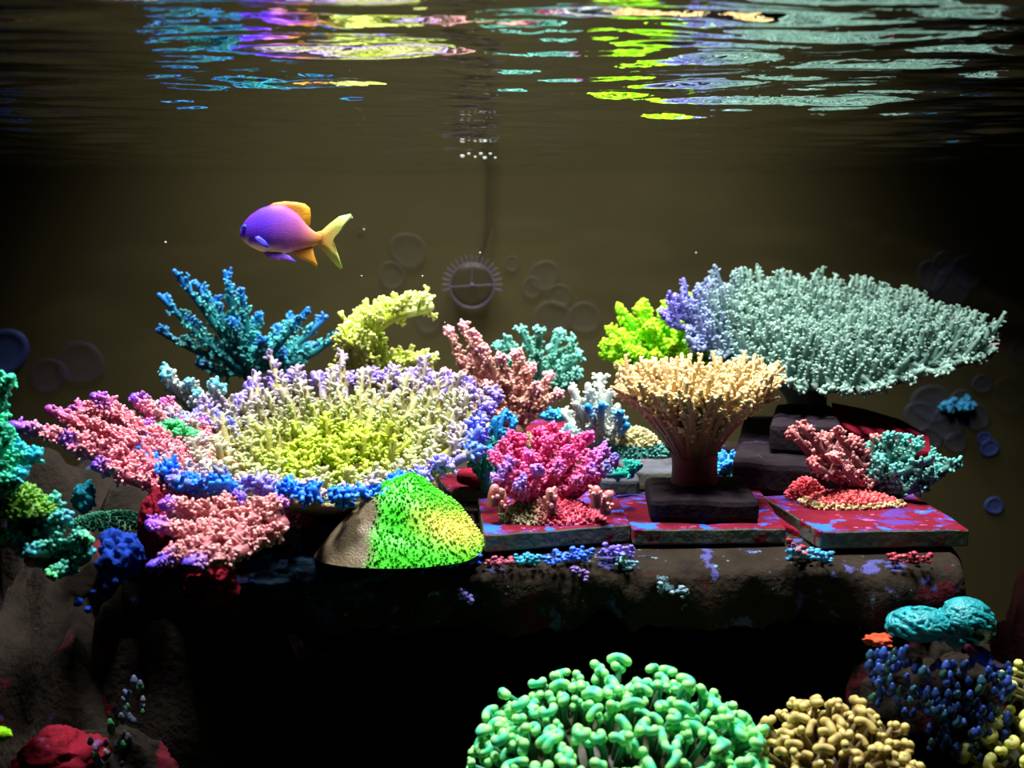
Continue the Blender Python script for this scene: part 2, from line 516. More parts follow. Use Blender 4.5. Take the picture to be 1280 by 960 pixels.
rock('crusted_rock', P(390, 722, .51), (0.036, 0.016, 0.012), 22, M_BLUEROCK, 'dark blue and teal crusted rock below the green mound', amp=0.3, freq=3)
rock('crusted_rock', P(192, 660, .50), (0.007, 0.007, 0.017), 25, M_REDROCK, 'narrow upright red crusted rock behind the pink coral', amp=0.3)
rock('crusted_rock', P(72, 952, .46), (0.020, 0.014, 0.011), 23, M_DEEPRED, 'low slanting red crusted rock beside grey blue button polyps', amp=0.3, rotz=.6)
rock('reef_rock', (0.435, 0.80, 0.10), (0.075, 0.06, 0.112), 24, mat_rock('far_red', (60, 26, 28), (24, 14, 14), [((50, 36, 60), .62, 60)]), 'dull reddish rock standing near the side pane', amp=0.2)


# ------------------------------------------------------------------ coral kit
def fingers(acc, base, dirv, L, r0, r1, nn, nl, nr, c0, c1, c2, g, bend=0.2, alpha=(45, 80), t0=0.15, sides=6, k=4, jit=0.1):
    """upright branchlets, each set with round nubs: base (M,3), dirv (M,3), L (M,)"""
    base = np.atleast_2d(np.asarray(base, float)); M = len(base)
    dirv = nrm(np.broadcast_to(np.asarray(dirv, float), (M, 3)))
    L = np.broadcast_to(np.asarray(L, float), (M,))
    r0 = np.broadcast_to(np.asarray(r0, float), (M,)); r1 = np.broadcast_to(np.asarray(r1, float), (M,))
    C = [np.broadcast_to(np.asarray(c, float), (M, 3)) * (1 + jit * g.normal(size=(M, 1))) for c in (c0, c1, c2)]
    s = np.linspace(0, 1, k)
    up = np.array([0, 0, 1.0])
    bv = bend * up + 0.12 * g.normal(size=(M, 3))
    path = base[:, None] + dirv[:, None] * (s[None, :, None] * L[:, None, None]) + bv[:, None] * (s[None, :, None] ** 2) * L[:, None, None]
    rad = r0[:, None] * (1 - s) + r1[:, None] * s
    col = C[0][:, None] * (1 - s[None, :, None]) + C[1][:, None] * s[None, :, None]
    cf = col.copy(); cf[:, -1] = 0.5 * C[1] + 0.5 * C[2]
    acc.tubes(path, rad, cf, sides)
    if nn > 0:
        t = (t0 + (1 - t0) * ((np.arange(nn)[None] + g.uniform(0, 1, (M, nn))) / nn)) * 0.98
        x = t * (k - 1); i = np.clip(x.astype(int), 0, k - 2); fr_ = (x - i)[..., None]
        ar = np.arange(M)[:, None]
        pos = path[ar, i] * (1 - fr_) + path[ar, i + 1] * fr_
        tg = nrm(path[ar, i + 1] - path[ar, i])
        cc = col[ar, i] * (1 - fr_) + col[ar, i + 1] * fr_
        rr = rad[ar, i] * (1 - fr_[..., 0]) + rad[ar, i + 1] * fr_[..., 0]
        rv = g.normal(size=(M, nn, 3)); rv = nrm(rv - (rv * tg).sum(-1, keepdims=True) * tg)
        al = np.radians(g.uniform(alpha[0], alpha[1], (M, nn, 1)))
        d = nrm(tg * np.cos(al) + rv * np.sin(al))
        ln = (nl * g.uniform(0.7, 1.3, (M, nn)) + rr)[..., None]
        p = np.stack([pos + d * ln * .2, pos + d * ln], 2).reshape(-1, 2, 3)
        rn = nr * g.uniform(0.8, 1.2, (M * nn, 1)) * np.array([[0.95, 0.97]])
        tipc = np.repeat(C[2][:, None], nn, 1) * (1 + jit * g.normal(size=(M, nn, 1)))
        cl = np.stack([0.8 * cc + 0.2 * tipc, tipc], 2).reshape(-1, 2, 3)
        acc.tubes(p, rn, np.clip(cl, 0, 1), 5, fine=False)


def branchlets(acc, parent, root, name='branchlets'):
    o = acc.build(name, M_SPS, parent, root.location)
    o['kind'] = 'stuff'
    return o


def curve(pts, k):
    """smooth polyline through control points"""
    pts = np.asarray(pts, float)
    n = len(pts)
    if n == 2:
        s = np.linspace(0, 1, k)[:, None]
        return pts[0] * (1 - s) + pts[1] * s
    x = np.linspace(0, n - 1, k)
    ext = np.concatenate([2 * pts[:1] - pts[1:2], pts, 2 * pts[-1:] - pts[-2:-1]])
    i = np.clip(x.astype(int), 0, n - 2); t = (x - i)[:, None]
    p0, p1, p2, p3 = ext[i], ext[i + 1], ext[i + 2], ext[i + 3]
    return 0.5 * (2 * p1 + (p2 - p0) * t + (2 * p0 - 5 * p1 + 4 * p2 - p3) * t ** 2 + (3 * p1 - p0 - 3 * p2 + p3) * t ** 3)


def stag(root, pts, r0, r1, nsub, sl, sr, nn, nl, nr, c0, c1, c2, ctip, g, t0=0.15, bias=0.25, name='branch', tipfrac=0.22, k=12,
         alpha=(45, 75)):
    """one long branch with short side branchlets; its last stretch has the growth-tip colour"""
    path = curve(pts, k)
    c0 = .35 * c0 + .65 * c1
    s = np.linspace(0, 1, k)
    rad = r0 * (1 - s) + r1 * s
    w = np.clip((s - (1 - tipfrac)) / tipfrac, 0, 1)[:, None]
    col = (c0 * (1 - s[:, None] * .6) + c1 * s[:, None] * .6) * (1 - w) + ctip * w
    a = Acc()
    tb = nrm(path[1] - path[0])
    a.tubes(np.concatenate([[path[0] - tb * r0 * .7, path[0] - tb * r0 * .45], path])[None], np.concatenate([[r0 * .03, r0 * .75], rad])[None], np.concatenate([col[:1], col[:1], col])[None], 8)
    if nsub:
        t = np.concatenate([t0 + (0.97 - t0) * (np.arange(nsub) + g.uniform(0, 1, nsub)) / nsub, (.95, .97, .98, .99) if tipfrac < .155 else ()])
        nsub = len(t)
        x = t * (k - 1); i = np.clip(x.astype(int), 0, k - 2); f = (x - i)[:, None]
        pos = path[i] * (1 - f) + path[i + 1] * f
        tg = nrm(path[i + 1] - path[i])
        rv = g.normal(size=(nsub, 3)); rv[:, 2] += bias * 2; rv = nrm(rv - (rv * tg).sum(-1, keepdims=True) * tg)
        al = np.radians(g.uniform(alpha[0], alpha[1], (nsub, 1)))
        d = nrm(tg * np.cos(al) + rv * np.sin(al))
        wt = np.clip((t - (1 - tipfrac)) / tipfrac, 0, 1)[:, None]
        L = (sl * g.uniform(0.6, 1.3, nsub) + r0 * (1 - t) + r1 * t) * (1 - 0.45 * t)
        a2 = Acc()
        fingers(a2, pos, d, L, sr, sr * 0.8, nn, nl, nr, c0 * (1 - wt) + ctip * wt, c1 * (1 - wt) + ctip * wt,
                c2 * (1 - wt) + np.clip(ctip * 1.3, 0, 1) * wt, g, bend=0.15, k=3, sides=5)
    o = a.build(name, M_SPS, root, root.location)
    if nsub: branchlets(a2, o, root)
    return o


def dish(root, C, rim, nrad, r_main, step, lean, fl, fr, nn, nl, nr, colf, g, sag=0.0, spread=0.5, plate=None, fork=0.45, up=(0, 0, 1),
         rim_fingers=4, start=0.1, bend=0.2, hub=0, hub_r=.45, lenf=None):
    """table coral: branches run from the hub C to the rim, upright branchlets on each"""
    K = len(rim)
    closed = np.concatenate([rim, rim[:1]], 0)
    E = curve(np.concatenate([rim[-1:], closed, rim[1:2]]), 400)
    m0 = int(400 / (K + 2)); E = E[m0:400 - m0]
    seg = np.concatenate([[0], np.cumsum(np.linalg.norm(np.diff(E, axis=0), axis=1))])
    up = nrm(np.asarray(up, float))
    ends = np.array([[np.interp(q, seg, E[:, j]) for j in range(3)] for q in np.linspace(0, seg[-1], nrad, endpoint=False)])
    if plate is not None:
        s = np.linspace(0.0, 0.93, 8)
        top = np.array([C * (1 - q) + ends * q - up * (sag * math.sin(math.pi * q)) - up * 0.002 for q in s])
        bot = np.array([C * (1 - q) + ends * q - up * (sag * math.sin(math.pi * q)) - up * (0.004 + 0.010 * (1 - q)) for q in s])
        a = Acc(); a.grid(np.concatenate([top, bot[::-1]], 0), plate, wrap=True)
        a.build('plate', M_SPS, root, root.location)
    if hub:
        a = Acc()
        q = np.sqrt(g.uniform(0, 1, hub)) * hub_r; j = g.integers(0, nrad, hub)
        pos = C * (1 - q[:, None]) + ends[j] * q[:, None] - up * (sag * np.sin(np.pi * q))[:, None]
        d = nrm(up + nrm(ends[j] - C) * (q[:, None] * .5) + g.normal(size=(hub, 3)) * .12)
        c0, c1, c2, crim = colf(q, pos)
        fingers(a, pos, d, fl[0] * g.uniform(.7, 1.2, hub), fr[0], fr[1], nn, nl, nr, c0, c1, c2, g, bend=bend)
        a.build('crown', M_SPS, root, root.location)
    for i in range(nrad):
        e = ends[i] + (ends[i] - C) * g.uniform(-0.09, 0.05)
        s0 = 0.0 if i % 2 == 0 else fork * g.uniform(.8, 1.2)
        k = 9
        s = np.linspace(s0, 1, k)[:, None]
        path = C * (1 - s) + e * s - up * (sag * np.sin(np.pi * s)) + g.normal(size=(k, 3)) * 0.0007
        side = nrm(np.cross(up, e - C))
        a = Acc()
        c0, c1, c2, crim = colf(s[:, 0], path)
        w = np.clip((s - 0.86) / 0.14, 0, 1)
        a.tubes(path[None], (r_main * (1 - 0.55 * s[:, 0]))[None], (c0 * (1 - w) + crim * w)[None], 7)
        Ltot = np.linalg.norm(e - C)
        ts = []
        t = max(s0, start)
        while t < 0.99:
            width = spread * 2 * np.pi * t / nrad * Ltot
            nrow = max(1, int(round(width * 1.2 / step)))
            for q in range(nrow):
                ts.append((t + g.uniform(-.3, .3) * step / Ltot, (q + 0.5) / nrow - 0.5 + g.uniform(-.2, .2) / nrow, width))
            t += step / Ltot
        ts = np.array(ts)
        tt = np.clip(ts[:, 0], s0, 1)[:, None]
        pos = C * (1 - tt) + e * tt - up * (sag * np.sin(np.pi * tt)) + side * (ts[:, 1] * ts[:, 2])[:, None]
        rad_d = nrm(e - C)
        le = np.radians(lean[0] + (lean[1] - lean[0]) * tt ** 1.5 + g.normal(size=tt.shape) * 7)
        d = nrm(up * np.cos(le) + rad_d * np.sin(le) + side * g.normal(size=tt.shape) * 0.12)
        c0, c1, c2, crim = colf(tt[:, 0], pos)
        w = np.clip((tt - 0.9) / 0.1, 0, 1)
        L = (fl[0] + (fl[1] - fl[0]) * tt[:, 0]) * g.uniform(0.65, 1.25, len(tt))
        if lenf is not None: L = L * lenf(pos)
        a2 = Acc()
        fingers(a2, pos, d, L, fr[0], fr[1], nn, nl, nr, c0, c1, c2 * (1 - .6 * w) + crim * .6 * w, g, bend=bend)
        nf = rim_fingers
        if nf:
            d = nrm(rad_d + side * g.uniform(-.9, .9, (nf, 1)) + up * g.uniform(-.1, .5, (nf, 1)))
            a3 = Acc()
            fingers(a3, np.repeat(e[None], nf, 0), d, fl[1] * g.uniform(.35, .65, nf), fr[0] * 1.0, fr[1] * 1.3, max(2, nn // 2), nl, nr, c0[-1], crim[-1], crim[-1] * 1.15, g)
        o = a.build('branch', M_SPS, root, root.location)
        branchlets(a2, o, root)
        if nf: branchlets(a3, o, root, 'growth_tips')


def const_cols(*cs):
    cs = [lin(c) for c in cs]
    def f(t, pos):
        return [np.broadcast_to(c, (len(t), 3)).copy() for c in cs]
    return f


def bush(root, C, n, R, r0, r1, nsub, sl, sr, nn, nl, nr, c0, c1, c2, ctip, g, elev=(10, 85), az=(0, 360), squash=(1, 1, 1), fork=True, tipfrac=.12):
    for i in range(n):
        q = (i + 0.5) / n
        el = math.radians(elev[0] + (elev[1] - elev[0]) * (1 - math.sqrt(1 - q)) + g.uniform(-6, 6))
        a_ = math.radians(az[0] + (az[1] - az[0]) * ((i * 0.618034) % 1.0))
        d = np.array([math.cos(el) * math.cos(a_), math.cos(el) * math.sin(a_), math.sin(el)]) * np.asarray(squash)
        L = R * g.uniform(0.8, 1.1)
        mid = C + d * L * 0.5 + np.array([0, 0, -0.06 * L]) + g.normal(size=3) * 0.05 * L
        stag(root, [C, mid, C + d * L], r0, r1, nsub, sl, sr, nn, nl, nr, c0, c1, c2, ctip, g, t0=0.3, tipfrac=tipfrac, k=8)


def stub(root, top, bot, r_top, r_bot, col, name='stalk', flare=1.0):
    s = np.linspace(0, 1, 8)[:, None]
    path = np.asarray(bot) * (1 - s) + np.asarray(top) * s
    r = r_bot * (1 - s[:, 0]) ** 2 + r_top * s[:, 0] ** 2 + min(r_top, r_bot) * 0.9 * 2 * s[:, 0] * (1 - s[:, 0])
    a = Acc(); a.tubes(path[None], r[None], lin(col), 14, cap=False)
    return a.build(name, M_SPS, root, root.location)


def mound(root, C, rx, ry, h, colf, g, npol, pr, ph, name='crust', amp=0.12, power=1.0, shift=(0, 0), seed=1, pname='polyps', pc=1.0, base=1.0, cone=0, keep=None):
    """encrusting sheet with a stuff of tiny raised corallites over it"""
    nr_, na = 26, 64
    rr = np.linspace(0.0, 1, nr_)[:, None]; an = np.linspace(0, 2 * np.pi, na, endpoint=False)[None]
    def surf(r, t):
        wob = 1 + amp * vnoise(np.stack([np.cos(t) * 1.7, np.sin(t) * 1.7, 0 * t + seed], -1), seed)
        z = h * np.maximum(1 - r ** 2, 0) ** power if not cone else h * (1 - r ** cone)
        sx = shift[0] * (1 - r); sy = shift[1] * (1 - r)
        p = np.stack([C[0] + rx * wob * r * np.cos(t) + sx, C[1] + ry * wob * r * np.sin(t) + sy, C[2] + z + 0 * t], -1)
        p[..., 2] += amp * h * 0.7 * vnoise(p * 90, seed + 3) * (1 - r ** 4)
        return p
    V = surf(rr + 0 * an, an + 0 * rr)
    a = Acc(); a.grid(V, base * colf(V.reshape(-1, 3)).reshape(V.shape), wrap=True)
    o = a.build(name, M_SPS, root, root.location)
    if npol:
        q = (np.arange(npol) + 0.5) / npol
        r = np.clip(np.sqrt(q) + g.normal(size=npol) * .012, 0.01, .985); t = np.arange(npol) * 2.39996 + g.normal(size=npol) * .04 / np.maximum(r, .1)
        p = surf(r, t); e = 0.004
        if keep is not None:
            m_ = keep(p); r, t, p = r[m_], t[m_], p[m_]; npol = len(r)
        pu = surf(np.minimum(r + e, 1), t) - surf(r - e, t); pv = surf(r, t + 0.03) - surf(r, t - 0.03)
        n_ = nrm(np.cross(pu, pv)); n_ = np.where(n_[:, 2:3] < 0, -n_, n_)
        d = nrm(n_ + 0.3 * g.normal(size=n_.shape))
        cc = np.clip(colf(p) * pc * (1 + 0.15 * g.normal(size=(npol, 1))), 0, 1)
        a = Acc()
        sc = g.uniform(.75, 1.25, (npol, 1))
        a.tubes(np.stack([p - d * ph * .3, p + d * ph * sc], 1), np.repeat(pr * sc, 2, 1), np.stack([cc, cc], 1), 5, fine=False)
        po = a.build(pname, M_SPS, root, root.location)
        po['kind'] = 'stuff'
    return o


def tips_coral(name, label, base, tips, Y, mids=None, r0=0.004, r1=0.002, nsub=12, sl=0.004, sr=0.0013, nn=3, nl=0.001, nr=0.0008,
               c=((200, 80, 110), (220, 120, 140), (240, 170, 180)), ctip=(120, 70, 210), seed=1, tipfrac=0.2, dy=0.03, bias=0.25,
               hub=0.25, group=None, cols=None, t0=0.2):
    """colony whose branches end at the given places; tips = (px, py[, dY])"""
    g = np.random.default_rng(seed)
    B = P(base[0], base[1], Y)
    root = thing(name, B, label, 'coral', group)
    c = [lin(x) for x in c]
    for i, tp in enumerate(tips):
        d = tp[2] if len(tp) > 2 else g.uniform(-dy, dy)
        T = P(tp[0], tp[1], Y + d)
        cc = [lin(x) for x in cols[i]] if cols else c
        m1 = B + (T - B) * 0.5 + np.array([0, 0, -0.10 * abs(T[0] - B[0])]) + g.normal(size=3) * 0.002
        ct = ctip[i] if isinstance(ctip, list) else ctip
        stag(root, [B + g.normal(size=3) * 0.002, m1, T], r0, r1, nsub, sl, sr, nn, nl, nr, cc[0], cc[1], cc[2], lin(ct), g, tipfrac=tipfrac, bias=bias, t0=t0)
    return root


def paths_coral(name, label, base, paths, r0, r1, nsub, sl, sr, nn, nl, nr, c, ctip, seed, tipfrac=0.2, bias=0.3, t0=0.05, group=None, alpha=(45, 75)):
    """colony given by whole branch paths of (px, py, Y)"""
    g = np.random.default_rng(seed)
    B = P(*base)
    root = thing(name, B, label, 'coral', group)
    c = [lin(x) for x in c]
    for i, pa in enumerate(paths):
        ct = ctip[i % len(ctip)] if isinstance(ctip, list) else ctip
        stag(root, [P(*q) for q in pa], r0, r1, nsub, sl, sr, nn, nl, nr, c[0], c[1], c[2], lin(ct), g, tipfrac=tipfrac, bias=bias, t0=t0, k=14, alpha=alpha)
    return root


# ---- the big yellow green table coral
g = np.random.default_rng(101)
C = P(428, 592, .575)
rim = np.array([P(*q) for q in [(186, 582, .520), (232, 606, .500), (320, 613, .498), (435, 622, .505), (512, 600, .545), (572, 572, .56),
                                (600, 530, .585), (592, 494, .62), (520, 482, .65), (440, 480, .66), (362, 486, .655), (286, 510, .63), (216, 552, .560)]])
root = thing('table_coral', P(440, 660, .56), 'wide yellow green table coral with lilac tips and blue rim above the green mound', 'coral')
cs = dict(core=lin((92, 112, 6)), mid=lin((168, 160, 64)), tipc=lin((172, 200, 50)), tipo=lin((182, 160, 206)), blue=lin((24, 120, 240)), lil=lin((150, 130, 220)))


def colf_big(t, pos):
    t = t[:, None]
    c0 = cs['core'] * (1 - t) + cs['mid'] * t * .8 + cs['core'] * t * .2
    w = np.clip((t - 0.32) / 0.68, 0, 1)
    c1 = cs['mid'] * (1 - w * .6) + cs['tipo'] * .5 * w * .6
    c2 = cs['tipc'] * (1 - w) + cs['tipo'] * w
    f = np.clip((0.60 - pos[:, 1:2]) / 0.05, 0, 1)
    if g.uniform() < .5: f = f * .25
    return c0, c1, c2, cs['blue'] * f + cs['lil'] * (1 - f)


dish(root, C, rim, 40, 0.0056, 0.0118, (10, 50), (0.015, 0.0155), (0.0030, 0.0018), 20, 0.0020, 0.00105, colf_big, g, sag=0.008, lenf=lambda p: np.clip(.55 + (p[:, 1] - .50) / .13 * .6, .5, 1.15),
     plate=lin((150, 140, 104)), rim_fingers=4, spread=0.9, start=0.02, hub=30, hub_r=.35)
stub(root, C - np.array([0, 0, .014]), P(440, 665, .56), 0.03, 0.016, (120, 105, 80))

# ---- the wide grey green table coral
g = np.random.default_rng(102)
C = P(1005, 446, .75)
rim = np.array([P(*q) for q in [(846, 392, .75), (868, 428, .71), (935, 462, .685), (1020, 486, .67), (1100, 484, .675), (1180, 460, .695),
                                (1232, 434, .735), (1195, 410, .79), (1115, 382, .83), (1000, 364, .84), (905, 364, .81)]])
root = thing('table_coral', P(1010, 505, .75), 'very wide grey green table coral with purple edge on brown blocks', 'coral')
purp, teal_d, teal_t, whi = lin((104, 92, 186)), lin((72, 108, 100)), lin((94, 134, 124)), lin((164, 202, 186))


def colf_grey(t, pos):
    f = np.clip((0.160 - pos[:, 0:1] / pos[:, 1:2] * .75 - 0.0) / 0.05, 0, 1) * np.clip((t[:, None] - .45) / .4, 0, 1)
    c0 = teal_d * (1 - f * .6) + purp * f * .6
    c1 = teal_t * .7 * (1 - f) + purp * f
    c2 = (teal_t * .5 + whi * .5) * (1 - f) + np.clip(purp * 1.35, 0, 1) * f
    return c0, c1, c2, c2


dish(root, C, rim, 54, 0.0045, 0.0082, (0, 40), (0.015, 0.013), (0.0026, 0.0015), 12, 0.0014, 0.00085, colf_grey, g, sag=-0.006,
     plate=lin((84, 112, 104)), rim_fingers=3, spread=0.95, bend=0.3, start=0.02, hub=150, hub_r=.5)
stub(root, C - np.array([0, 0, .008]), P(1010, 512, .75), 0.03, 0.013, (84, 100, 92))
a = Acc()
fingers(a, np.array([P(1205, 432, .73)] * 3), P(1246, 430, .73) - P(1205, 432, .73), 0.02, .0012, .0009, 0, 0, 0, lin((140, 120, 150)), lin((200, 150, 170)), lin((220, 170, 190)), g, bend=.05)
a.build('branch', M_SPS, root, root.location)

# ---- cream vase coral on the dark block
g = np.random.default_rng(103)
C = P(868, 590, .585)
rim = np.array([P(*q) for q in [(778, 484, .585), (800, 500, .555), (868, 508, .540), (938, 500, .555), (966, 478, .585), (945, 470, .617), (868, 468, .63), (800, 470, .617)]])
root = thing('vase_coral', P(868, 616, .585), 'cream vase shaped coral with a brown stalk on the dark block', 'coral')
cf = const_cols((112, 72, 44), (190, 146, 92), (232, 206, 140), (226, 212, 140))
cv = [lin(c) for c in ((124, 92, 64), (182, 146, 100), (232, 214, 156))]
ring = curve(np.concatenate([rim, rim[:1]], 0), 200)
for f_, n_b in ((1.0, 36), (.86, 28), (.68, 22), (.48, 15), (.28, 9), (.08, 3)):
    for j in range(n_b):
        e = ring[int((j + g.uniform(-.2, .2)) / n_b * 199) % 199]
        d = (e - C) * np.array([f_, f_, 1]) * g.uniform(.93, 1.06)
        d[2] += (1 - f_) * .003 + g.normal() * .0015
        pth = [C + d * np.array([.08, .08, .02]), C + d * np.array([.30, .30, .36]), C + d * np.array([.66, .66, .74]), C + d]
        pa = curve(pth, 10)
        sl_ = np.linspace(0, 1, 10)[:, None]
        a = Acc()
        a.tubes(pa[None], (.0042 - .0027 * sl_[:, 0] ** .8)[None], (cv[0] * (1 - sl_ ** 2) + cv[1] * sl_ ** 2)[None], 7)
        nfi = 14 if f_ > .8 else 7
        t_ = (.42 if f_ > .8 else .72) + (.98 - (.42 if f_ > .8 else .72)) * (np.arange(nfi) + g.uniform(0, 1, nfi)) / nfi
        ii = np.clip((t_ * 9).astype(int), 0, 8)
        pos = pa[ii] + (pa[ii + 1] - pa[ii]) * (t_ * 9 - ii)[:, None]
        tg = nrm(pa[ii + 1] - pa[ii])
        dd = nrm(tg + np.array([0, 0, .25]) + g.normal(size=(nfi, 3)) * .35)
        wv = ((t_ - .5) * 2)[:, None]
        a2 = Acc()
        fingers(a2, pos, dd, (.0055 + .004 * wv[:, 0]) * g.uniform(.8, 1.3, nfi), .0015, .0011, 5, .0011, .0008, cv[1], cv[1], cv[2], g, k=3)
        branchlets(a2, a.build('branch', M_SPS, root, root.location), root)
stub(root, C + np.array([0, 0, .010]), P(868, 614, .585), 0.0125, 0.014, (124, 92, 64))

# ---- blue staghorn coral
tips_coral('staghorn_coral', 'blue teal staghorn coral with long pointed branches behind the big table coral', (312, 462),
           [(218, 339), (281, 340), (199, 369), (197, 413), (244, 352), (322, 392), (438, 408), (385, 386), (356, 442), (262, 432), (352, 408), (302, 362),
            (408, 396), (232, 398), (270, 372), (330, 425), (395, 430), (246, 455), (292, 400), (365, 395)],
           .80, r0=.0036, r1=.0018, nsub=26, sl=.0062, sr=.0013, nn=4, nl=.0013, nr=.0009, c=((16, 78, 86), (26, 124, 132), (70, 180, 180)), ctip=(30, 120, 214),
           seed=11, tipfrac=.28, dy=.04)

# ---- yellow green arms
paths_coral('staghorn_coral', 'lime yellow coral with a raised curved arm above the big table coral', (455, 480, .72),
            [[(452, 482, .72), (450, 430, .72), (470, 402, .715), (536, 384, .70)], [(452, 482, .72), (448, 440, .73), (452, 415, .735), (470, 400, .73)],
             [(455, 484, .72), (485, 466, .71), (536, 462, .70)], [(450, 484, .72), (440, 455, .715), (446, 410, .71)], [(455, 475, .72), (446, 440, .705), (480, 402, .70), (515, 388, .695)]],
            .0050, .0036, 60, .0125, .0019, 7, .0012, .0011, ((100, 136, 16), (180, 200, 60), (224, 236, 130)), (214, 238, 140), 12, bias=.7, tipfrac=.08)

# ---- beige pink bush
tips_coral('bush_coral', 'beige pink knobbly branching coral behind the big table coral', (648, 536),
           [(560, 412), (578, 406), (592, 416), (602, 434), (626, 446), (645, 440), (664, 458), (688, 470), (700, 492), (636, 474), (612, 480), (556, 464), (672, 484), (586, 448), (655, 500), (600, 500)],
           .68, r0=.0040, r1=.0018, nsub=42, sl=.0032, sr=.0014, nn=4, nl=.0010, nr=.0010, c=((92, 60, 46), (168, 118, 98), (220, 174, 158)), ctip=(210, 150, 160), seed=13, tipfrac=.15,
           dy=.02)

# ---- small sea green bush
tips_coral('bush_coral', 'small sea green finger coral behind the beige pink coral', (684, 494),
           [(622, 432), (632, 426), (650, 412), (674, 412), (700, 415), (715, 424), (725, 446), (723, 466), (660, 430), (690, 434), (640, 450), (705, 450)],
           .79, r0=.0034, r1=.0018, nsub=16, sl=.0056, sr=.0015, nn=4, nl=.0012, nr=.0010, c=((36, 84, 74), (70, 144, 126), (110, 186, 168)), ctip=(110, 190, 180), seed=14, tipfrac=.15, dy=.02)

# ---- neon green bush
g = np.random.default_rng(104)
root = thing('bush_coral', P(838, 478, .80), 'bright neon green bushy coral behind the cream vase coral', 'coral')
bush(root, P(834, 454, .80), 46, .035, .0044, .0024, 24, .0040, .0017, 6, .0010, .0011, lin((40, 120, 2)), lin((100, 196, 4)), lin((180, 240, 24)), lin((160, 230, 24)), g,
     elev=(0, 88), squash=(1.5, 1.1, 1.38))

# ---- pink fan on the side reef
pk = ((124, 40, 60), (190, 84, 106), (236, 160, 172))
paths_coral('staghorn_coral', 'rose pink branching coral with purple branch ends beside the big table coral', (300, 640, .56),
            [[(330, 625, .545), (215, 590, .52), (110, 556, .51), (16, 532, .50)],
             [(300, 610, .55), (200, 570, .53), (140, 545, .525), (62, 512, .52)],
             [(300, 600, .56), (200, 555, .545), (118, 496, .54)],
             [(290, 590, .57), (220, 545, .56), (168, 497, .56)],
             [(290, 600, .57), (235, 550, .58), (205, 502, .58)],
             [(300, 620, .54), (190, 600, .515), (130, 575, .51), (78, 548, .505)],
             [(330, 640, .53), (250, 625, .515), (170, 600, .505), (120, 582, .50)],
             [(280, 590, .57), (190, 540, .56), (140, 520, .55), (90, 512, .545)],
             [(300, 600, .57), (262, 560, .58), (250, 530, .585)],
             [(360, 640, .53), (300, 622, .515), (240, 612, .50)],
             [(385, 650, .53), (350, 630, .52), (310, 622, .51)],
             [(300, 600, .55), (185, 560, .545), (150, 520, .55)],
             [(300, 600, .55), (225, 575, .54), (180, 530, .55)]],
            .0042, .0026, 120, .0042, .0012, 4, .0011, .0008, pk, [(110, 64, 214), (160, 70, 160), (126, 66, 204)], 15, tipfrac=.16, bias=.12)
paths_coral('staghorn_coral', 'low spreading pink coral with violet ends in front of the plain red tile', (300, 680, 0.465),
            [[(330, 665, 0.475), (260, 680, 0.460), (190, 708, 0.445)], [(330, 660, 0.475), (250, 668, 0.465), (188, 655, 0.460)],
             [(350, 650, 0.485), (290, 650, 0.480), (225, 668, 0.465)], [(330, 660, 0.475), (300, 690, 0.450), (235, 705, 0.440)],
             [(342, 648, 0.480), (330, 640, 0.475), (352, 628, 0.485)], [(352, 655, 0.480), (330, 672, 0.470), (270, 690, 0.455)],
             [(330, 650, 0.485), (290, 640, 0.485), (300, 622, 0.485)], [(300, 640, 0.485), (250, 640, 0.480), (205, 630, 0.475)],
             [(345, 655, 0.485), (300, 665, 0.475), (210, 690, 0.455)], [(300, 672, 0.465), (250, 690, 0.450), (205, 702, 0.445)]],
            .0042, .0026, 74, .0030, .0012, 3, .0010, .0008, ((130, 66, 76), (172, 96, 106), (226, 164, 164)), [(96, 70, 226), (140, 70, 220), (200, 110, 140)], 16, tipfrac=.25, bias=.15)

# ---- green mound
g = np.random.default_rng(105)
Cm = G(505, 688, .284)
root = thing('encrusting_coral', Cm, 'smooth bright green mound coral with a yellow band under the big table coral', 'coral')


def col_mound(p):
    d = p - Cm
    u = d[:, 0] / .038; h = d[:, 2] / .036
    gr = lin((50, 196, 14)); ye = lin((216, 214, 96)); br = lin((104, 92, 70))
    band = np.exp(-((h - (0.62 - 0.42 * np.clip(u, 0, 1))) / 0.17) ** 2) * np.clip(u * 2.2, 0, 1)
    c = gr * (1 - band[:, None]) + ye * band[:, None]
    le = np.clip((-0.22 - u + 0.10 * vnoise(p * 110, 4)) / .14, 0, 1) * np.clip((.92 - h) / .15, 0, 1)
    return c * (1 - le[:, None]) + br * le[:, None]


mound(root, Cm, .041, .030, .037, col_mound, g, 2600, .00046, .0007, cone=1.45, shift=(.000, .006), amp=.14, seed=6, keep=lambda p: p[:, 0] > Cm[0] - .013 + .003 * vnoise(p * 110, 4))

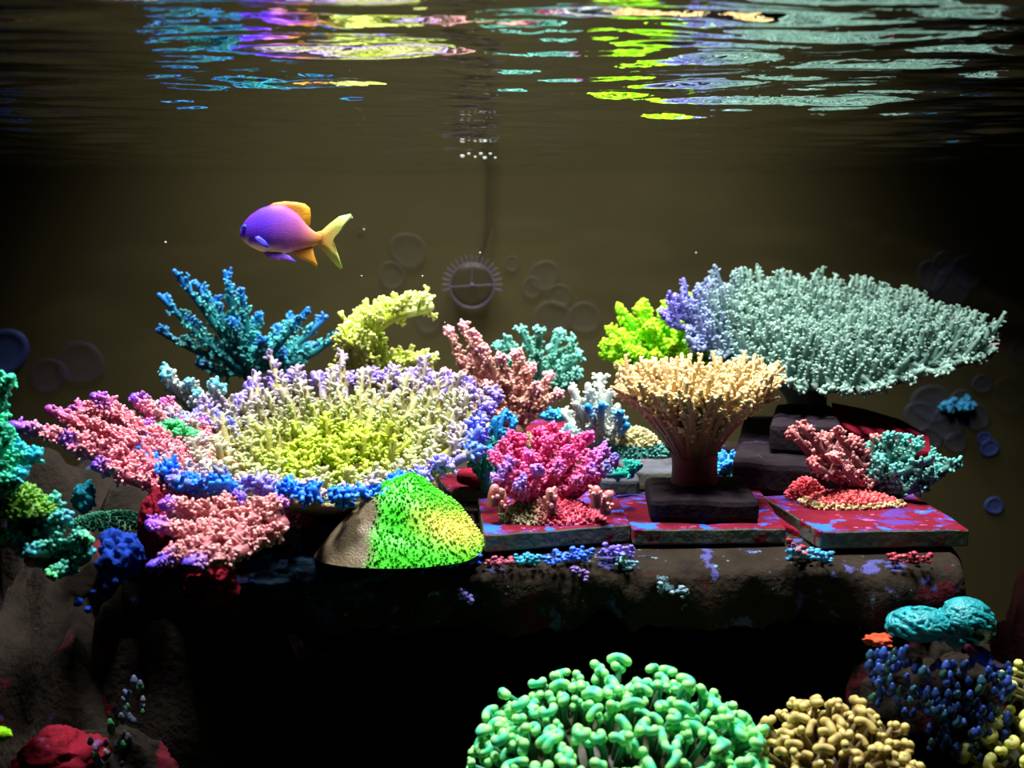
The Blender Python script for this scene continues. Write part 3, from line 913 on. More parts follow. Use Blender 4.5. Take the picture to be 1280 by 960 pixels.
# ---- magenta bush on its tile
mg = ((96, 16, 48), (180, 40, 92), (222, 104, 160))
root = tips_coral('bush_coral', 'magenta knobbly bush coral with lilac tips on a square tile', (668, 632),
           [(616, 572, -.01), (628, 556, 0), (640, 545, .005), (622, 596, -.02), (650, 604, -.025), (662, 568, -.01), (636, 580, -.02), (655, 550, .01), (675, 540, .01), (694, 536, .01),
            (688, 552, -.005), (700, 586, -.02), (712, 566, -.01), (722, 552, 0), (738, 545, .01), (756, 562, .005), (760, 584, -.005), (742, 588, -.015), (748, 570, -.01), (672, 588, -.022),
            (770, 575, .01), (706, 545, .015), (640, 612, -.02), (725, 600, -.015)],
           .56, r0=.0030, r1=.0018, nsub=24, sl=.0036, sr=.0014, nn=5, nl=.0009, nr=.0009, c=mg,
           ctip=[(210, 80, 140), (206, 76, 130), (196, 60, 120), (140, 110, 220), (150, 120, 230), (200, 90, 170), (170, 110, 220), (200, 60, 120), (206, 60, 120), (210, 70, 130),
                 (200, 60, 120), (190, 90, 170), (200, 70, 140), (206, 60, 130), (210, 70, 150), (170, 110, 200), (90, 140, 210), (150, 100, 200), (180, 90, 180), (160, 110, 220),
                 (110, 120, 210), (206, 60, 120), (190, 90, 130), (180, 90, 150)], seed=17, tipfrac=.15, t0=.25)
g = np.random.default_rng(106)


def col_mag(p):
    u = np.clip((p[:, 0] - P(665, 640, .53)[0]) / .012, 0, 1)[:, None]
    return lin((120, 116, 84)) * (1 - u) + lin((214, 90, 116)) * u


mound(root, G(690, 648, ZR), .028, .016, .009, col_mag, g, 620, .0008, .0011, seed=9, amp=.15, name='encrusting_base')
for q in [(615, 618), (628, 626), (745, 620), (757, 628), (690, 626)]:
    a = Acc(); b0 = P(q[0], q[1] + 14, .535)
    fingers(a, b0[None], (0, 0, 1), .008, .003, .0026, 9, .0012, .0012, lin((120, 60, 60)), lin((190, 90, 100)), lin((226, 150, 150)), g)
    a.build('knob', M_SPS, root, root.location)

# ---- dusky pink and teal branching coral on the tile at the ledge end
A_, B_ = ((90, 56, 60), (130, 84, 90), (206, 136, 136)), ((40, 80, 78), (56, 110, 104), (104, 176, 162))
tp = [(990, 540), (1004, 534), (1030, 546), (1045, 540), (1064, 552), (1095, 549), (1112, 546), (1130, 548), (1150, 556), (1170, 570), (1196, 578), (1160, 602), (1172, 590), (1080, 592), (1130, 602),
      (1060, 590), (1020, 566), (1040, 572), (1100, 575), (1145, 582), (1015, 580), (1118, 590)]
tips_coral('bush_coral', 'dusky pink and teal finger coral on the dark red tile', (1096, 612), tp, .59, r0=.0030, r1=.0019, nsub=20, sl=.0044, sr=.0014, nn=3, nl=.0010, nr=.0009,
           c=A_, cols=[A_ if q[0] < 1070 else B_ for q in tp], ctip=[(214, 130, 130) if q[0] < 1070 else ((226, 120, 120) if q[0] == 1095 else (90, 180, 170)) for q in tp], seed=18, tipfrac=.14, dy=.02)
g = np.random.default_rng(107)
pc_ = lambda p: np.where((p[:, 2:3] > ZR + .0022), lin((226, 104, 108)), lin((196, 176, 130)))
root = thing('encrusting_coral', G(1060, 632, ZR), 'salmon pink bumpy encrusting coral in front of the dusky finger coral', 'coral')
mound(root, G(1062, 632, ZR), .027, .012, .007, pc_, g, 420, .0010, .0014, seed=12, amp=.2)
root = thing('encrusting_coral', G(1008, 622, ZR), 'round coral pink nodule on the corner of the dark red tile', 'coral')
mound(root, G(1008, 622, ZR), .011, .009, .010, lambda p: np.broadcast_to(lin((232, 92, 104)), p.shape), g, 160, .0009, .0010, seed=13)

# ---- small corals between the tiles
tips_coral('finger_coral', 'small blue and green finger coral on the round red disc', (606, 602), [(590, 545), (600, 536), (632, 514), (642, 522), (626, 536), (618, 526), (582, 552), (640, 545), (612, 560)],
           .605, r0=.0032, r1=.0020, nsub=10, sl=.004, sr=.0014, nn=3, nl=.001, nr=.0009, c=((24, 84, 70), (30, 150, 130), (70, 200, 190)), ctip=(26, 140, 230), seed=31, tipfrac=.4, dy=.012)
tips_coral('bush_coral', 'pale silvery finger coral with bright blue lower tips beside the cream vase coral', (756, 566),
           [(714, 486), (735, 482), (750, 470), (705, 516), (700, 542), (724, 520), (762, 490), (772, 508), (744, 500), (720, 505), (735, 508, -.03), (752, 506, -.035), (776, 516, -.035), (784, 532, -.03), (712, 532)],
           .68, r0=.0036, r1=.0022, nsub=14, sl=.0046, sr=.0015, nn=4, nl=.0012, nr=.0009, c=((110, 120, 116), (170, 182, 176), (214, 224, 214)),
           ctip=[(210, 220, 210)] * 10 + [(30, 150, 220)] * 4 + [(120, 190, 210)], seed=32, tipfrac=.3, dy=.015)
g = np.random.default_rng(108)
root = thing('encrusting_coral', P(795, 566, .66), 'cream and teal encrusting coral on the grey tile', 'coral')
mound(root, P(795, 570, .66), .018, .010, .016, lambda p: np.where(p[:, 2:3] > P(795, 556, .66)[2], lin((196, 190, 140)), lin((60, 130, 124))), g, 260, .0009, .0015, seed=15)
root = thing('encrusting_coral', G(625, 560, ZR - .01), 'tan encrusting coral at the foot of the beige pink coral', 'coral')
mound(root, G(625, 556, ZR - .01), .030, .022, .016, lambda p: np.broadcast_to(lin((186, 160, 118)), p.shape), g, 420, .0011, .0016, seed=16)
root = thing('encrusting_coral', G(550, 602, ZR - .01), 'pale tan encrusting ruffle tucked under the big table coral rim', 'coral')
mound(root, G(552, 606, ZR - .01), .020, .012, .009, lambda p: np.broadcast_to(lin((176, 150, 120)), p.shape), g, 300, .0008, .0012, seed=17)
paths_coral('finger_coral', 'bright turquoise sprig lying on the small grey block', (778, 592, .61), [[(785, 592, .61), (770, 594, .60), (748, 592, .60)], [(785, 592, .61), (792, 588, .61), (800, 582, .61)], [(778, 594, .61), (784, 586, .61), (790, 580, .61)],
            [(790, 594, .61), (770, 588, .61), (757, 586, .61)]], .0022, .0018, 8, .0028, .0012, 2, .0008, .0008, ((16, 110, 100), (24, 170, 150), (50, 220, 200)), (40, 220, 200), 33)
g = np.random.default_rng(109)
root = thing('bush_coral', P(906, 596, .66), 'small turquoise and blue bush coral behind the vase stalk', 'coral')
bush(root, P(906, 592, .66), 16, .010, .0026, .002, 7, .0022, .0013, 3, .0008, .0009, lin((16, 90, 90)), lin((26, 140, 160)), lin((60, 190, 210)), lin((40, 120, 225)), g, elev=(5, 88), squash=(1.15, 1, 1.3), tipfrac=.25)
rock('crusted_rock', P(906, 600, .66), (.016, .012, .006), 41, M_PLUG, 'dark stub of rock under the small turquoise bush coral', amp=.2)
root = thing('bush_coral', P(693, 524, .70), 'tiny cyan bush coral below the beige pink coral', 'coral')
bush(root, P(693, 524, .70), 10, .007, .002, .0018, 5, .002, .0012, 2, .0008, .0008, lin((20, 100, 130)), lin((30, 150, 190)), lin((80, 200, 230)), lin((40, 150, 230)), g, squash=(1.6, 1, 1), tipfrac=.3)
tile('frag_tile', [(640, 548), (742, 548), (735, 524), (650, 524)], ZR - .004, .008, 'dull red tile behind the magenta coral')

# grey and coloured clumps behind the pink fan
tips_coral('bush_coral', 'grey knobbly coral with pale blue ends below the blue staghorn', (258, 520), [(206, 470), (214, 482), (228, 487), (246, 495), (268, 480), (278, 488), (255, 505), (205, 462), (238, 480)],
           .62, r0=.0030, r1=.0028, nsub=9, sl=.0018, sr=.0020, nn=2, nl=.0007, nr=.0013, c=((76, 80, 76), (128, 134, 128), (176, 186, 180)), ctip=(90, 180, 200), seed=34, tipfrac=.12, dy=.01, t0=.3)
tips_coral('bush_coral', 'dull grey knobbly coral poking up behind the rose pink coral', (212, 545), [(190, 506), (205, 508), (222, 512), (232, 522), (182, 512)],
           .60, r0=.0028, r1=.0026, nsub=8, sl=.0016, sr=.0018, nn=2, nl=.0007, nr=.0012, c=((70, 76, 74), (110, 120, 116), (150, 164, 158)), ctip=(150, 164, 158), seed=35, dy=.008, t0=.3)
g = np.random.default_rng(110)
root = thing('bush_coral', P(214, 548, .555), 'small emerald green clump between the pink coral branches', 'coral')
bush(root, P(214, 548, .555), 12, .009, .0024, .002, 6, .002, .0013, 2, .0008, .0009, lin((20, 110, 50)), lin((40, 160, 80)), lin((90, 200, 130)), lin((60, 190, 110)), g, squash=(1.3, 1, .9))
root = thing('bush_coral', P(262, 545, .60), 'periwinkle blue clump between pink coral and big table coral', 'coral')
bush(root, P(262, 545, .60), 14, .012, .0024, .002, 6, .002, .0015, 2, .0008, .0010, lin((60, 70, 150)), lin((90, 100, 190)), lin((140, 150, 226)), lin((100, 110, 220)), g, squash=(1.4, 1, 1.1))

# ---- turquoise corals on the side reef
tq = ((10, 84, 66), (20, 150, 116), (60, 220, 176))
paths_coral('staghorn_coral', 'emerald turquoise staghorn coral cut off by the tank side reef', (-30, 640, .46),
            [[(-40, 610, .46), (-10, 520, .455), (14, 472, .45)], [(-40, 640, .46), (10, 596, .45), (48, 568, .445)], [(-40, 620, .46), (0, 560, .45), (8, 540, .45)], [(-40, 650, .46), (0, 615, .445), (30, 592, .44)],
             [(-40, 600, .47), (-12, 545, .465), (2, 520, .46)], [(-40, 640, .46), (0, 585, .46), (26, 560, .46)]],
            .0036, .0020, 54, .0036, .0011, 3, .001, .0008, tq, [(60, 230, 170), (40, 190, 220)], 36, tipfrac=.2, bias=.4)
paths_coral('finger_coral', 'dark teal branching coral with pale turquoise knobs on the side reef', (40, 690, .47),
            [[(40, 680, .47), (70, 640, .465), (62, 626, .46)], [(40, 680, .47), (60, 660, .455), (84, 648, .45)], [(50, 690, .47), (90, 680, .45), (112, 676, .445)], [(40, 700, .47), (60, 690, .45), (38, 690, .44)],
             [(50, 700, .47), (85, 710, .45), (64, 718, .44)], [(40, 680, .47), (20, 650, .46), (4, 634, .455)], [(40, 680, .47), (45, 640, .465), (36, 618, .46)], [(60, 700, .47), (100, 700, .45), (110, 690, .445)],
             [(40, 690, .47), (20, 680, .455), (0, 672, .45)]],
            .0036, .0022, 20, .003, .0014, 3, .001, .0011, ((20, 78, 76), (24, 96, 92), (70, 180, 160)), [(110, 230, 150), (60, 170, 190)], 37, tipfrac=.2, bias=.5)
g = np.random.default_rng(111)
root = thing('encrusting_coral', P(20, 640, .455), 'yellow green crust at the foot of the emerald staghorn', 'coral')
mound(root, P(16, 640, .455), .018, .012, .012, lambda p: np.broadcast_to(lin((90, 150, 40)), p.shape), g, 260, .0009, .0012, seed=18)
root = thing('plate_coral', P(142, 652, .56), 'flat green plate coral with fine ridges beneath the pink coral', 'coral')
mound(root, P(142, 656, .56), .022, .014, .006, lambda p: np.broadcast_to(lin((30, 120, 92)), p.shape), g, 300, .0008, .001, seed=19)
rock('crusted_rock', P(150, 694, .46), (.009, .008, .010), 42, mat_rock('blue_sponge', (24, 70, 190), (30, 50, 120), [((60, 70, 170), .6, 70)]), 'bright blue crusted stone beside the low pink coral', amp=.35)
rock('crusted_rock', P(104, 622, .50), (.005, .005, .007), 43, mat_rock('cyan_sponge', (20, 130, 140), (20, 80, 110), [((30, 80, 170), .62, 90)]), 'little cyan knob of sponge on the side reef', amp=.35)
for i, (x, y, s) in enumerate([(98, 753, 4), (110, 762, 3.4), (118, 740, 3), (134, 732, 4.5), (142, 726, 4), (128, 748, 3)]):
    rock('sponge_knob', P(x, y, .452), np.array([.0004, .0004, .00036]) * s * 1.2, 60 + i, bpy.data.materials['blue_sponge'], 'small royal blue sponge knob on the dark reef slope', cat='sponge', group='blue sponge knobs on the reef slope', amp=.25, n=(16, 24))

# ------------------------------------------------------------------ hammer corals
def tentacle_meshes(n, stalk_l, stalk_r, tip_w, tip_r, cst, cti, seed, kinds=(0, 1, 2)):
    g = np.random.default_rng(seed)
    out = []
    for i in range(n):
        a = Acc()
        L = stalk_l * g.uniform(.7, 1.25)
        bx, by = g.normal(size=2) * .22
        s = np.linspace(0, 1, 6)
        path = np.stack([bx * L * s ** 2, by * L * s ** 2, L * s], -1)
        w = s[:, None]
        cs_ = lin(cst) * (1 - w ** 2) + (lin(cst) * .4 + lin(cti[0]) * .6) * w ** 2
        a.tubes(path[None], (stalk_r * (1 - .25 * s))[None], cs_[None], 7, cap=True)
        stalk = a.build('tentacle', M_FLESH)
        b = Acc()
        e = path[-1]
        kind = kinds[i % len(kinds)]
        W = tip_w * g.uniform(.75, 1.25)
        u = np.linspace(-1, 1, 9)
        if kind == 0: q = np.stack([W * u, 0 * u, -0.45 * W * u ** 2 + tip_r * .5], -1)          # hammer head
        elif kind == 1: q = np.stack([W * .8 * np.sin(u * 1.9), W * .7 * (1 - np.cos(u * 1.9)) - W * .5, 0 * u + tip_r * .4], -1)   # curled anchor
        else: q = np.stack([W * .35 * u, 0.1 * W * u, tip_r * (.6 + .5 * u)], -1)                 # round knob
        q = q + e
        r = tip_r * (1 + .18 * np.abs(u))
        cw = np.abs(u)[:, None]
        cc = lin(cti[0]) * (1 - cw) + lin(cti[1]) * cw
        q2 = np.concatenate([q[:1] - (q[1:2] - q[:1]) * .0, q])
        start = q[:1] - nrm(q[1:2] - q[:1]) * tip_r * np.array([[1.0], [.9], [.55]])
        q = np.concatenate([start, q]); r = np.concatenate([tip_r * 1.18 * np.array([.02, .43, .83]), r]); cc = np.concatenate([np.repeat(cc[:1], 3, 0), cc])
        b.tubes(q[None], r[None], cc[None], 8)
        tip = b.build('tip', M_FLESH)
        out.append((stalk, tip))
    return out


def hammer(name, label, C, R, n, protos, seed, dirf, col):
    g = np.random.default_rng(seed)
    root = thing(name, C, label, 'coral')
    a = rock_acc((0, 0, 0), np.asarray(R) * .92, seed, amp=.08, n=(24, 36), col=lin(col))
    a.build('body', M_FLESH, root)
    i = 0
    for d, sc in dirf(g, n):
        st, tp_ = protos[g.integers(len(protos))]
        base = d * np.asarray(R) * .9
        nn_ = nrm(d / np.asarray(R) + np.array([0, -.1, .25]) / np.mean(R) + g.normal(size=3) * .12 / np.mean(R))
        rot = Vector(nn_).to_track_quat('Z', 'Y') @ Quaternion((0, 0, 1), g.uniform(0, 6.28))
        o = st.copy(); link(o, root)
        o.matrix_local = Matrix.Translation(base) @ rot.to_matrix().to_4x4() @ Matrix.Scale(sc, 4)
        t = tp_.copy(); link(t, o)
    return root


def dome_dirs(zmin=-.1, ymax=.5):
    def f(g, n):
        out, k = [], 0
        N = int(n * 1.0 / ((1 - zmin) / 2 * (.5 + ymax / 2 * .95)))
        for i in range(N):
            z = 1 - 2 * (i + .5) / N
            a = i * 2.39996
            d = np.array([math.sqrt(1 - z * z) * math.cos(a), math.sqrt(1 - z * z) * math.sin(a), z])
            if z > zmin and d[1] < ymax: out.append((nrm(d + g.normal(size=3) * .05), g.uniform(.8, 1.2)))
        return out
    return f


pr = tentacle_meshes(16, .015, .0015, .0028, .0016, (64, 66, 42), ((50, 206, 156), (150, 236, 140)), 71)
hammer('hammer_coral', 'big glowing green hammer coral on the tank bottom below the ledge', P(772, 985, .44), (.053, .048, .034), 300, pr, 72, dome_dirs(.02, .40), (50, 60, 34))
for s_, t_ in pr: bpy.data.objects.remove(s_); bpy.data.objects.remove(t_)
pr = tentacle_meshes(10, .011, .0014, .0024, .0014, (90, 74, 44), ((150, 130, 74), (206, 190, 116)), 73)
hammer('hammer_coral', 'tan gold hammer coral with curled tips beside the green hammer coral', P(1040, 990, .44), (.027, .028, .025), 170, pr, 74, dome_dirs(0, .7), (80, 60, 40))
for s_, t_ in pr: bpy.data.objects.remove(s_); bpy.data.objects.remove(t_)
pr = tentacle_meshes(8, .010, .0016, .0024, .0018, (90, 84, 54), ((206, 200, 120), (220, 230, 120)), 75)
hammer('hammer_coral', 'pale yellow knob tipped coral low at the tank side', P(1292, 968, .46), (.016, .02, .016), 60, pr, 76, dome_dirs(-.3, .8), (60, 64, 50))
hammer('hammer_coral', 'few pale yellow green tentacles beside the dark blue leafy coral', P(1302, 874, .48), (.010, .010, .014), 22, pr, 77, dome_dirs(-.4, .8), (70, 84, 74))
for s_, t_ in pr: bpy.data.objects.remove(s_); bpy.data.objects.remove(t_)

# ---- turquoise ridged coral
g = np.random.default_rng(112)
root = thing('brain_coral', P(1180, 800, .475), 'turquoise coral with winding ridges on the low rock', 'coral')
for (x, y, rx, ry, rz, n, tl) in [(1150, 782, .014, .010, .007, 90, .5), (1206, 780, .012, .010, .0105, 100, -.4)]:
    c0 = P(x, y, .475)
    a = rock_acc(c0, (rx, ry, rz), 5, amp=.1, n=(20, 30), col=lin((20, 118, 126)))
    lobe = a.build('lobe', M_SPS, root, root.location)
    a = Acc()
    for i in range(n):
        d = nrm(g.normal(size=3) * np.array([1, 1, .8]) + np.array([0, -.4, .9]))
        t = nrm(np.cross(d, np.array([.3, -.2, 1]) + g.normal(size=3) * .3))
        s = np.linspace(-1, 1, 7)[:, None]
        dd = nrm(d + t * s * .32 + np.cross(d, t) * np.sin(s * 3 + g.uniform(0, 6)) * .10)
        cc = lin((24, 140, 150)) * g.uniform(.8, 1.4)
        a.tubes((c0 + dd * np.array([rx, ry, rz]) * 1.03)[None], np.array([.0006, .0012, .0013, .0013, .0013, .0012, .0008])[None], cc, 6)
    r_ = a.build('ridges', M_SPS, lobe, root.location); r_['kind'] = 'stuff'

# ---- dark blue leafy polyps on the low rock
def poly_field(name, label, places, size, cols, seed, parent_label=None, cat='coral', Y=.5):
    g = np.random.default_rng(seed)
    c0 = P(*places[0], Y)
    root = thing(name, c0, label, cat)
    protos = []
    for c in cols:
        a = Acc()
        s = np.linspace(0, 1, 6)
        path = np.stack([0 * s, .25 * s ** 2, s], -1) * size
        a.tubes(path[None], (size * np.array([.12, .3, .4, .42, .38, .26]))[None], lin(c), 7)
        protos.append(a.build('polyp', M_FLESH))
    for (x, y) in places:
        p = P(x, y, Y + g.uniform(-.012, .012)) - c0
        o = protos[g.integers(len(protos))].copy(); link(o, root)
        d = nrm(np.array([g.normal() * .5, -.5 + g.normal() * .3, 1]))
        o.matrix_local = Matrix.Translation(p) @ Vector(d).to_track_quat('Z', 'Y').to_matrix().to_4x4() @ Matrix.Scale(g.uniform(.7, 1.3), 4)
    for o in protos: bpy.data.objects.remove(o)
    return root


g = np.random.default_rng(113)
pl = []
while len(pl) < 230:
    x, y = g.uniform(1085, 1262), g.uniform(812, 955)
    t = (x - 1085) / 177
    if y > 812 + 30 * t and y < 880 + 75 * t + 30 * (x > 1160): pl.append((x, y))
poly_field('leafy_coral', 'dark navy blue leafy polyps covering the shaded low rock', pl, .0038, [(30, 60, 130), (24, 50, 100), (40, 84, 110), (30, 70, 60), (50, 80, 170)], 78, Y=.465)
rock('reef_rock', P(1185, 895, .495), (.036, .02, .030), 44, M_ROCK, 'shaded rock slope behind the navy leafy polyps', amp=.2)
pl = []
g = np.random.default_rng(114)
while len(pl) < 46:
    t = g.uniform(0, 1); x = 112 + 62 * t + g.normal() * 12; y = 955 - 75 * t + g.normal() * 16
    pl.append((x, y))
poly_field('button_polyps', 'scattered grey blue button polyps beside the low red rock', pl, .0034, [(110, 120, 150), (130, 140, 160), (90, 100, 140), (60, 150, 90)], 79, Y=.46)
rock('reef_rock', P(140, 985, .475), (.03, .015, .028), 45, M_ROCK, 'black rock under the grey blue button polyps', amp=.2)
rock('sponge_knob', P(0, 917, .42), (.0045, .003, .0025), 46, mat_rock('lime_sponge', (150, 220, 30), (100, 180, 20), [((200, 240, 60), .6, 80)]), 'bright lime green blob at the reef foot', cat='sponge', amp=.2, n=(16, 24))
crab = rock('crusted_rock', P(1098, 800, .49), (.006, .005, .0025), 47, mat_rock('orange_crust', (210, 90, 56), (150, 50, 36), [((240, 130, 100), .62, 90)]), 'small orange crust on the shaded rock below the ledge', amp=.4)


# ------------------------------------------------------------------ fishes
def fish(name, label, origin, rotz, stations, colf, scale, parts, eye=None, tilt=0):
    """stations: (x, z_top, z_bottom, half thickness) along the body"""
    root = thing(name, origin, label, 'fish')
    st = np.array(stations)
    xs = np.linspace(st[0, 0], st[-1, 0], 34)
    zt = np.interp(xs, st[:, 0], st[:, 1]); zb = np.interp(xs, st[:, 0], st[:, 2]); w = np.interp(xs, st[:, 0], st[:, 3])
    ker = np.array([.25, .5, .25])
    for arr in (zt, zb, w):
        arr[1:-1] = np.convolve(arr, ker, 'valid')
    th = np.linspace(0, 2 * np.pi, 20, endpoint=False)
    V = np.stack([np.repeat(xs[:, None], 20, 1), w[:, None] * np.sin(th)[None], (zt + zb)[:, None] / 2 + ((zt - zb) / 2)[:, None] * np.cos(th)[None]], -1)
    a = Acc(); a.grid(V * scale, colf(V.reshape(-1, 3)).reshape(V.shape), wrap=True)
    a.build('body', M_FISH, root)
    for nm, outline, th_, col0, col1, y0 in parts:
        o = np.array(outline, float)
        n = len(o)
        a = Acc()
        c = o.mean(0)
        rows = []
        for f, y in ((0.02, th_), (0.5, th_), (1, th_ * .35), (1, -th_ * .35), (.5, -th_), (.02, -th_)):
            q = c + (o - c) * f
            yy = np.full(n, y) + (y0[0] + (q[:, 0] - o[0, 0]) * 0 + y0[1] * np.abs(q[:, 1] - o[0, 1]))
            rows.append(np.stack([q[:, 0], yy, q[:, 1]], -1))
        V = np.array(rows)
        d = np.linalg.norm(V[..., [0, 2]] - o[0], axis=-1, keepdims=True); d = d / d.max()
        a.grid(V * scale, lin(col0) * (1 - d) + lin(col1) * d, wrap=True)
        a.build(nm, M_FISH, root)
    if eye:
        ex, ez, er, ey = eye
        for sy in (-1, 1):
            k = rock_acc(np.array([ex, sy * ey, ez]) * scale, np.array([er, er * .5, er]) * scale, 1, amp=0, n=(12, 16), col=lin((20, 60, 220)))
            e_ = k.build('eye', M_FISH, root)
            k = rock_acc(np.array([ex, sy * (ey + er * .35), ez]) * scale, np.array([er * .5, er * .25, er * .5]) * scale, 1, amp=0, n=(8, 12), col=(0.004, 0.004, 0.01))
            k.build('pupil', M_FISH, e_)
    root.rotation_euler = (0, tilt, rotz)
    return root


def col_anthias(p):
    x = p[:, 0:1]; z = p[:, 2:3]
    pur = lin((92, 40, 220)); mau = lin((170, 84, 150)); ora = lin((206, 130, 70)); pale = lin((206, 170, 150))
    w = np.clip((x - 30) / 45, 0, 1)
    c = pur * (1 - w) + mau * w
    w2 = np.clip((x - 72) / 22, 0, 1); c = c * (1 - w2) + ora * w2
    w3 = np.clip((-13 - z - np.maximum(x - 12, 0) * .22 + np.where(x < 12, 6, 0)) / 5, 0, 1) * np.clip((90 - x) / 40, 0, 1)
    return c * (1 - w3) + pale * w3


# one unit = one pixel of the photo at that distance; x runs from the snout to the tail
sc = .60 / F
fish('anthias_fish', 'purple and orange fish with a forked yellow tail swimming in open water', P(300, 288, .60), math.radians(6),
     [(0, 1, -7, .6), (4, 9, -14, 4), (12, 18, -20, 8), (25, 27, -26, 11), (40, 32, -29, 12), (55, 31, -28, 11), (70, 22, -24, 8), (82, 7, -21, 5), (90, -1, -19, 3.4), (96, -3, -16, 2.4), (100, -5, -13, 1.2)],
     col_anthias, sc,
     [('dorsal_fin', [(50, 26), (34, 30), (42, 34), (56, 36), (70, 35), (80, 33), (86, 28), (87, 20), (86, 8), (82, 2), (70, 12)], .8, (196, 110, 60), (220, 160, 20), (0, 0)),
      ('tail_fin', [(94, -10), (92, -2), (100, 0), (110, 9), (122, 18), (136, 21), (138, 18), (128, 12), (120, -2), (110, -16), (112, -26), (118, -36), (125, -46), (122, -48), (112, -38), (103, -26), (94, -19)], .6, (210, 140, 60), (150, 206, 110), (0, 0)),
      ('anal_fin', [(66, -22), (62, -25), (72, -34), (86, -40), (93, -45), (94, -42), (90, -30), (88, -19), (80, -18)], .7, (210, 140, 70), (226, 160, 20), (0, 0)),
      ('pelvic_fin', [(32, -26), (28, -27), (34, -34), (46, -37), (58, -36), (66, -40), (68, -38), (60, -31), (50, -27)], .7, (150, 90, 200), (110, 70, 240), (-4, -.1)),
      ('pectoral_fin', [(20, -8), (19, -11), (26, -18), (34, -22), (37, -20), (32, -13), (24, -7)], .5, (90, 70, 240), (60, 70, 250), (-11.5, -.1))],
     eye=(6.5, 3.5, 3.8, 4.6), tilt=math.radians(0))

fish('small_fish', 'small dim blue fish with dull red head beside the turquoise ridged coral', P(1206, 806, .465), math.radians(0),
     [(0, 1, -1, .8), (3, 5, -5, 3), (12, 8, -8, 4), (24, 9, -9, 4.5), (36, 8, -8, 4), (46, 5, -5, 2.5), (52, 3, -3, 1.5)],
     lambda p: np.where(p[:, 0:1] < 16, lin((120, 40, 60)), lin((30, 40, 140))), .465 / F,
     [('tail_fin', [(50, 0), (50, 3), (58, 9), (60, 7), (57, 0), (60, -7), (58, -9), (50, -3)], .5, (30, 40, 150), (50, 50, 170), (0, 0)),
      ('dorsal_fin', [(24, 7), (10, 7), (18, 12), (32, 13), (42, 10), (44, 4)], .5, (60, 40, 120), (40, 40, 150), (0, 0))],
     eye=(4, 1.5, 1.5, 2.8), tilt=math.radians(38))

# ------------------------------------------------------------------ things at the back pane
def flat_mat(name, col, alpha=1.0, rough=.6):
    m, nt, b = new_mat(name)
    n = N_(nt, 'ShaderNodeTexNoise'); n.inputs['Scale'].default_value = 120
    tc = N_(nt, 'ShaderNodeTexCoord'); nt.links.new(tc.outputs['Object'], n.inputs['Vector'])
    mx = N_(nt, 'ShaderNodeMix', data_type='RGBA')
    mx.inputs[6].default_value = (*(lin(col) * .8), 1); mx.inputs[7].default_value = (*np.clip(lin(col) * 1.2, 0, 1), 1)
    nt.links.new(n.outputs['Fac'], mx.inputs[0]); nt.links.new(mx.outputs[2], b.inputs['Base Color'])
    b.inputs['Roughness'].default_value = rough; b.inputs['Alpha'].default_value = alpha
    return m


M_SPOT = [flat_mat('algae_spot_blue', (80, 88, 120), .28), flat_mat('algae_spot_grey', (90, 88, 90), .12), flat_mat('algae_spot_violet', (80, 68, 120), .16), flat_mat('algae_spot_bright', (66, 90, 170), .6)]


def spot(px, py, r, k, seed):
    c = P(px, py, YB - .0015); s = (YB / F)
    g = np.random.default_rng(seed)
    an = np.linspace(0, 2 * np.pi, 26, endpoint=False)
    wob = 1 + .06 * np.sin(an * 2 + seed) + .04 * np.sin(an * 3 + seed * 2)
    prof = [(1.0, .0012), (.97, -.0006), (.8, -.0012), (.72, -.0004), (.4, -.0003), (.02, -.0005)]
    V = np.array([[(c[0] + s * r * q * w * math.cos(t), c[1] + h, c[2] + s * r * q * w * math.sin(t)) for t, w in zip(an, wob)] for q, h in prof])
    a = Acc(); a.grid(V, (.5, .5, .5), wrap=True)
    o = a.build('algae_spot', M_SPOT[k], WB)
    return o


sp = [(6, 440, 30, 3), (1195, 219, 15, 2), (1243, 632, 12, 3), (510, 314, 24, 1), (490, 345, 18, 1), (665, 360, 14, 1), (680, 345, 20, 1), (690, 400, 26, 1), (730, 398, 22, 1), (700, 370, 16, 1),
      (1165, 345, 20, 0), (1190, 360, 26, 0), (1230, 365, 18, 1), (1268, 358, 16, 1), (1228, 480, 13, 0), (1165, 505, 26, 0), (1185, 530, 22, 0), (1222, 522, 17, 0), (1200, 505, 18, 0),
      (1230, 548, 9, 3), (1237, 560, 12, 3), (1195, 553, 14, 0), (1210, 340, 22, 0), (1250, 340, 22, 1), (1275, 440, 14, 2), (450, 287, 5, 1), (1160, 550, 18, 0), (1225, 330, 18, 1), (1150, 520, 20, 0),
      (1262, 495, 24, 1), (1180, 330, 16, 0), (1215, 400, 18, 1), (60, 470, 24, 2), (100, 455, 30, 2), (40, 590, 18, 0), (535, 400, 18, 1), (640, 330, 10, 1)]
for i, q in enumerate(sp): spot(*q, i)

# round wave pump with radial fins
Mp = flat_mat('pump_plastic', (104, 92, 124), .3, .4); Mpd = flat_mat('pump_dark', (66, 58, 44), .4, .4)
pc0 = P(590, 357, YB - .012)
pump = thing('wave_pump', pc0, 'dim round wave pump with radial fins on the back pane', 'pump')
ps = YB / F
an = np.linspace(0, 2 * np.pi, 40, endpoint=False)
a = Acc()
tor = np.array([[((27 + 1.6 * math.cos(v)) * ps * math.cos(t), 1.6 * ps * math.sin(v), (27 + 1.6 * math.cos(v)) * ps * math.sin(t)) for t in an] for v in np.linspace(0, 2 * np.pi, 9)])
a.grid(tor, (.5, .5, .5), wrap=True); a.build('rim', Mp, pump)
a = Acc()
a.grid(np.array([[(r * ps * math.cos(t), y, r * ps * math.sin(t)) for t in an] for r, y in [(27, .010), (27, .002), (20, .001), (5, .0), (.1, 0)]]), (.5, .5, .5), wrap=True)
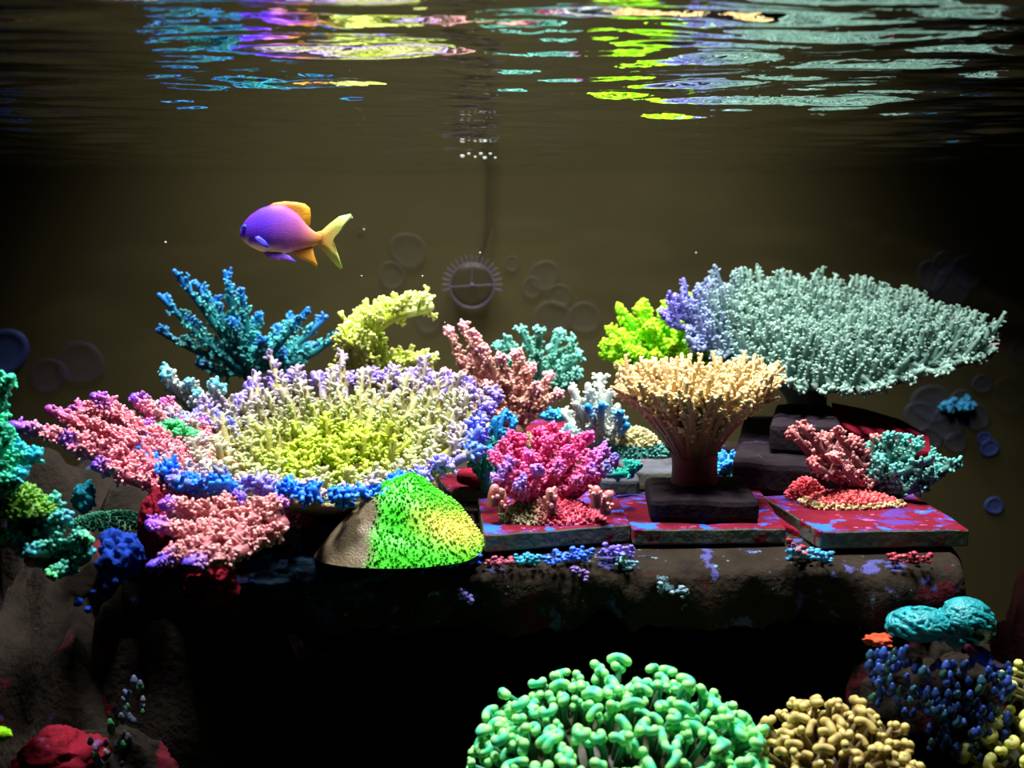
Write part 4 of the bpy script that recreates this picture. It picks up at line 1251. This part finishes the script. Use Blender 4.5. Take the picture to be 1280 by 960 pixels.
a.build('housing', Mpd, pump)
a = Acc()
a.grid(np.array([[(r * ps * math.cos(t), y, r * ps * math.sin(t)) for t in an] for r, y in [(4, .002), (3.6, -.002), (.1, -.003)]]), (.5, .5, .5), wrap=True)
a.build('hub', Mp, pump)
for t in (0.05, math.pi / 2, math.pi + .05):
    a = Acc(); d = np.array([math.cos(t), 0, math.sin(t)])
    a.tubes((np.array([d * 3, d * 27]) * ps)[None] + np.array([0, -.001, 0]), .0007, (.5, .5, .5), 6); a.build('spoke', Mp, pump)
for t in np.linspace(-.15, math.pi + .15, 19):
    a = Acc(); d = np.array([math.cos(t), 0, math.sin(t)])
    a.tubes((np.array([d * 28, d * 37]) * ps)[None], .0009, (.5, .5, .5), 6); a.build('fin', Mp, pump)
a = Acc()
a.tubes(np.array([P(600, 322, YB - .006), P(612, 280, YB - .006), P(614, 196, YB - .006), P(614, 180, YB - .006)])[None], .0022, (.5, .5, .5), 8)
o = a.build('cable', Mpd, pump, pc0)

# tiny sprig growing on the back pane near the wide table coral
g = np.random.default_rng(115)
root = thing('bush_coral', P(1196, 506, YB - .004), 'tiny bright cyan coral tuft growing on the back pane', 'coral')
bush(root, P(1196, 506, YB - .004), 9, .011, .0032, .0028, 4, .002, .0020, 2, .001, .0014, lin((20, 110, 160)), lin((30, 150, 210)), lin((90, 200, 240)), lin((60, 170, 240)), g, az=(180, 360), elev=(-30, 60), squash=(1.3, .8, .9))

# drifting specks
a = Acc()
g = np.random.default_rng(116)
for x, y in [(207, 303), (455, 287), (440, 272), (600, 316), (528, 345), (556, 403), (870, 316), (452, 345), (1108, 420)]:
    k = rock_acc(P(x, y, g.uniform(.6, .9)), np.array([.0005] * 3) * g.uniform(.6, 1.4), 1, amp=.2, n=(8, 10), col=(.6, .6, .55))
    a.add(k.V[0], k.Q[0], k.C[0])
tag(a.build('drifting_specks', M_FLESH), 'pale specks drifting in the open water', 'specks', kind='stuff')

# pale beads added at the water line, coloured like a blue and yellow glint
M_GLINT, nt, b = new_mat('glint_skin')
n_ = N_(nt, 'ShaderNodeTexNoise'); n_.inputs['Scale'].default_value = 300
mx = N_(nt, 'ShaderNodeMix', data_type='RGBA'); mx.inputs[6].default_value = (.55, .62, .8, 1); mx.inputs[7].default_value = (.9, .9, .75, 1)
nt.links.new(n_.outputs['Fac'], mx.inputs[0]); nt.links.new(mx.outputs[2], b.inputs['Base Color'])
b.inputs['Roughness'].default_value = .1; b.inputs['Alpha'].default_value = .4
first = None
g = np.random.default_rng(117)
for x, y, q in [(578, 195, 1.3), (586, 192, .9), (594, 196, .8), (601, 192, 1.1), (606, 197, 1.2), (613, 192, .9), (619, 197, .8)]:
    p = P(x, y, .80 + g.uniform(-.01, .01))
    if first is None:
        first = rock_acc((0, 0, 0), (.0014, .0012, .0008), 2, amp=.1, n=(10, 14)).build('glint_bead', M_GLINT); o = first
    else:
        o = first.copy(); link(o)
    o.location = tuple(p); o.scale = (q, q, q)
    tag(o, 'tiny bead in the cluster added as a water line glint above the wave pump', 'glint_bead', 'added glint beads above the wave pump')
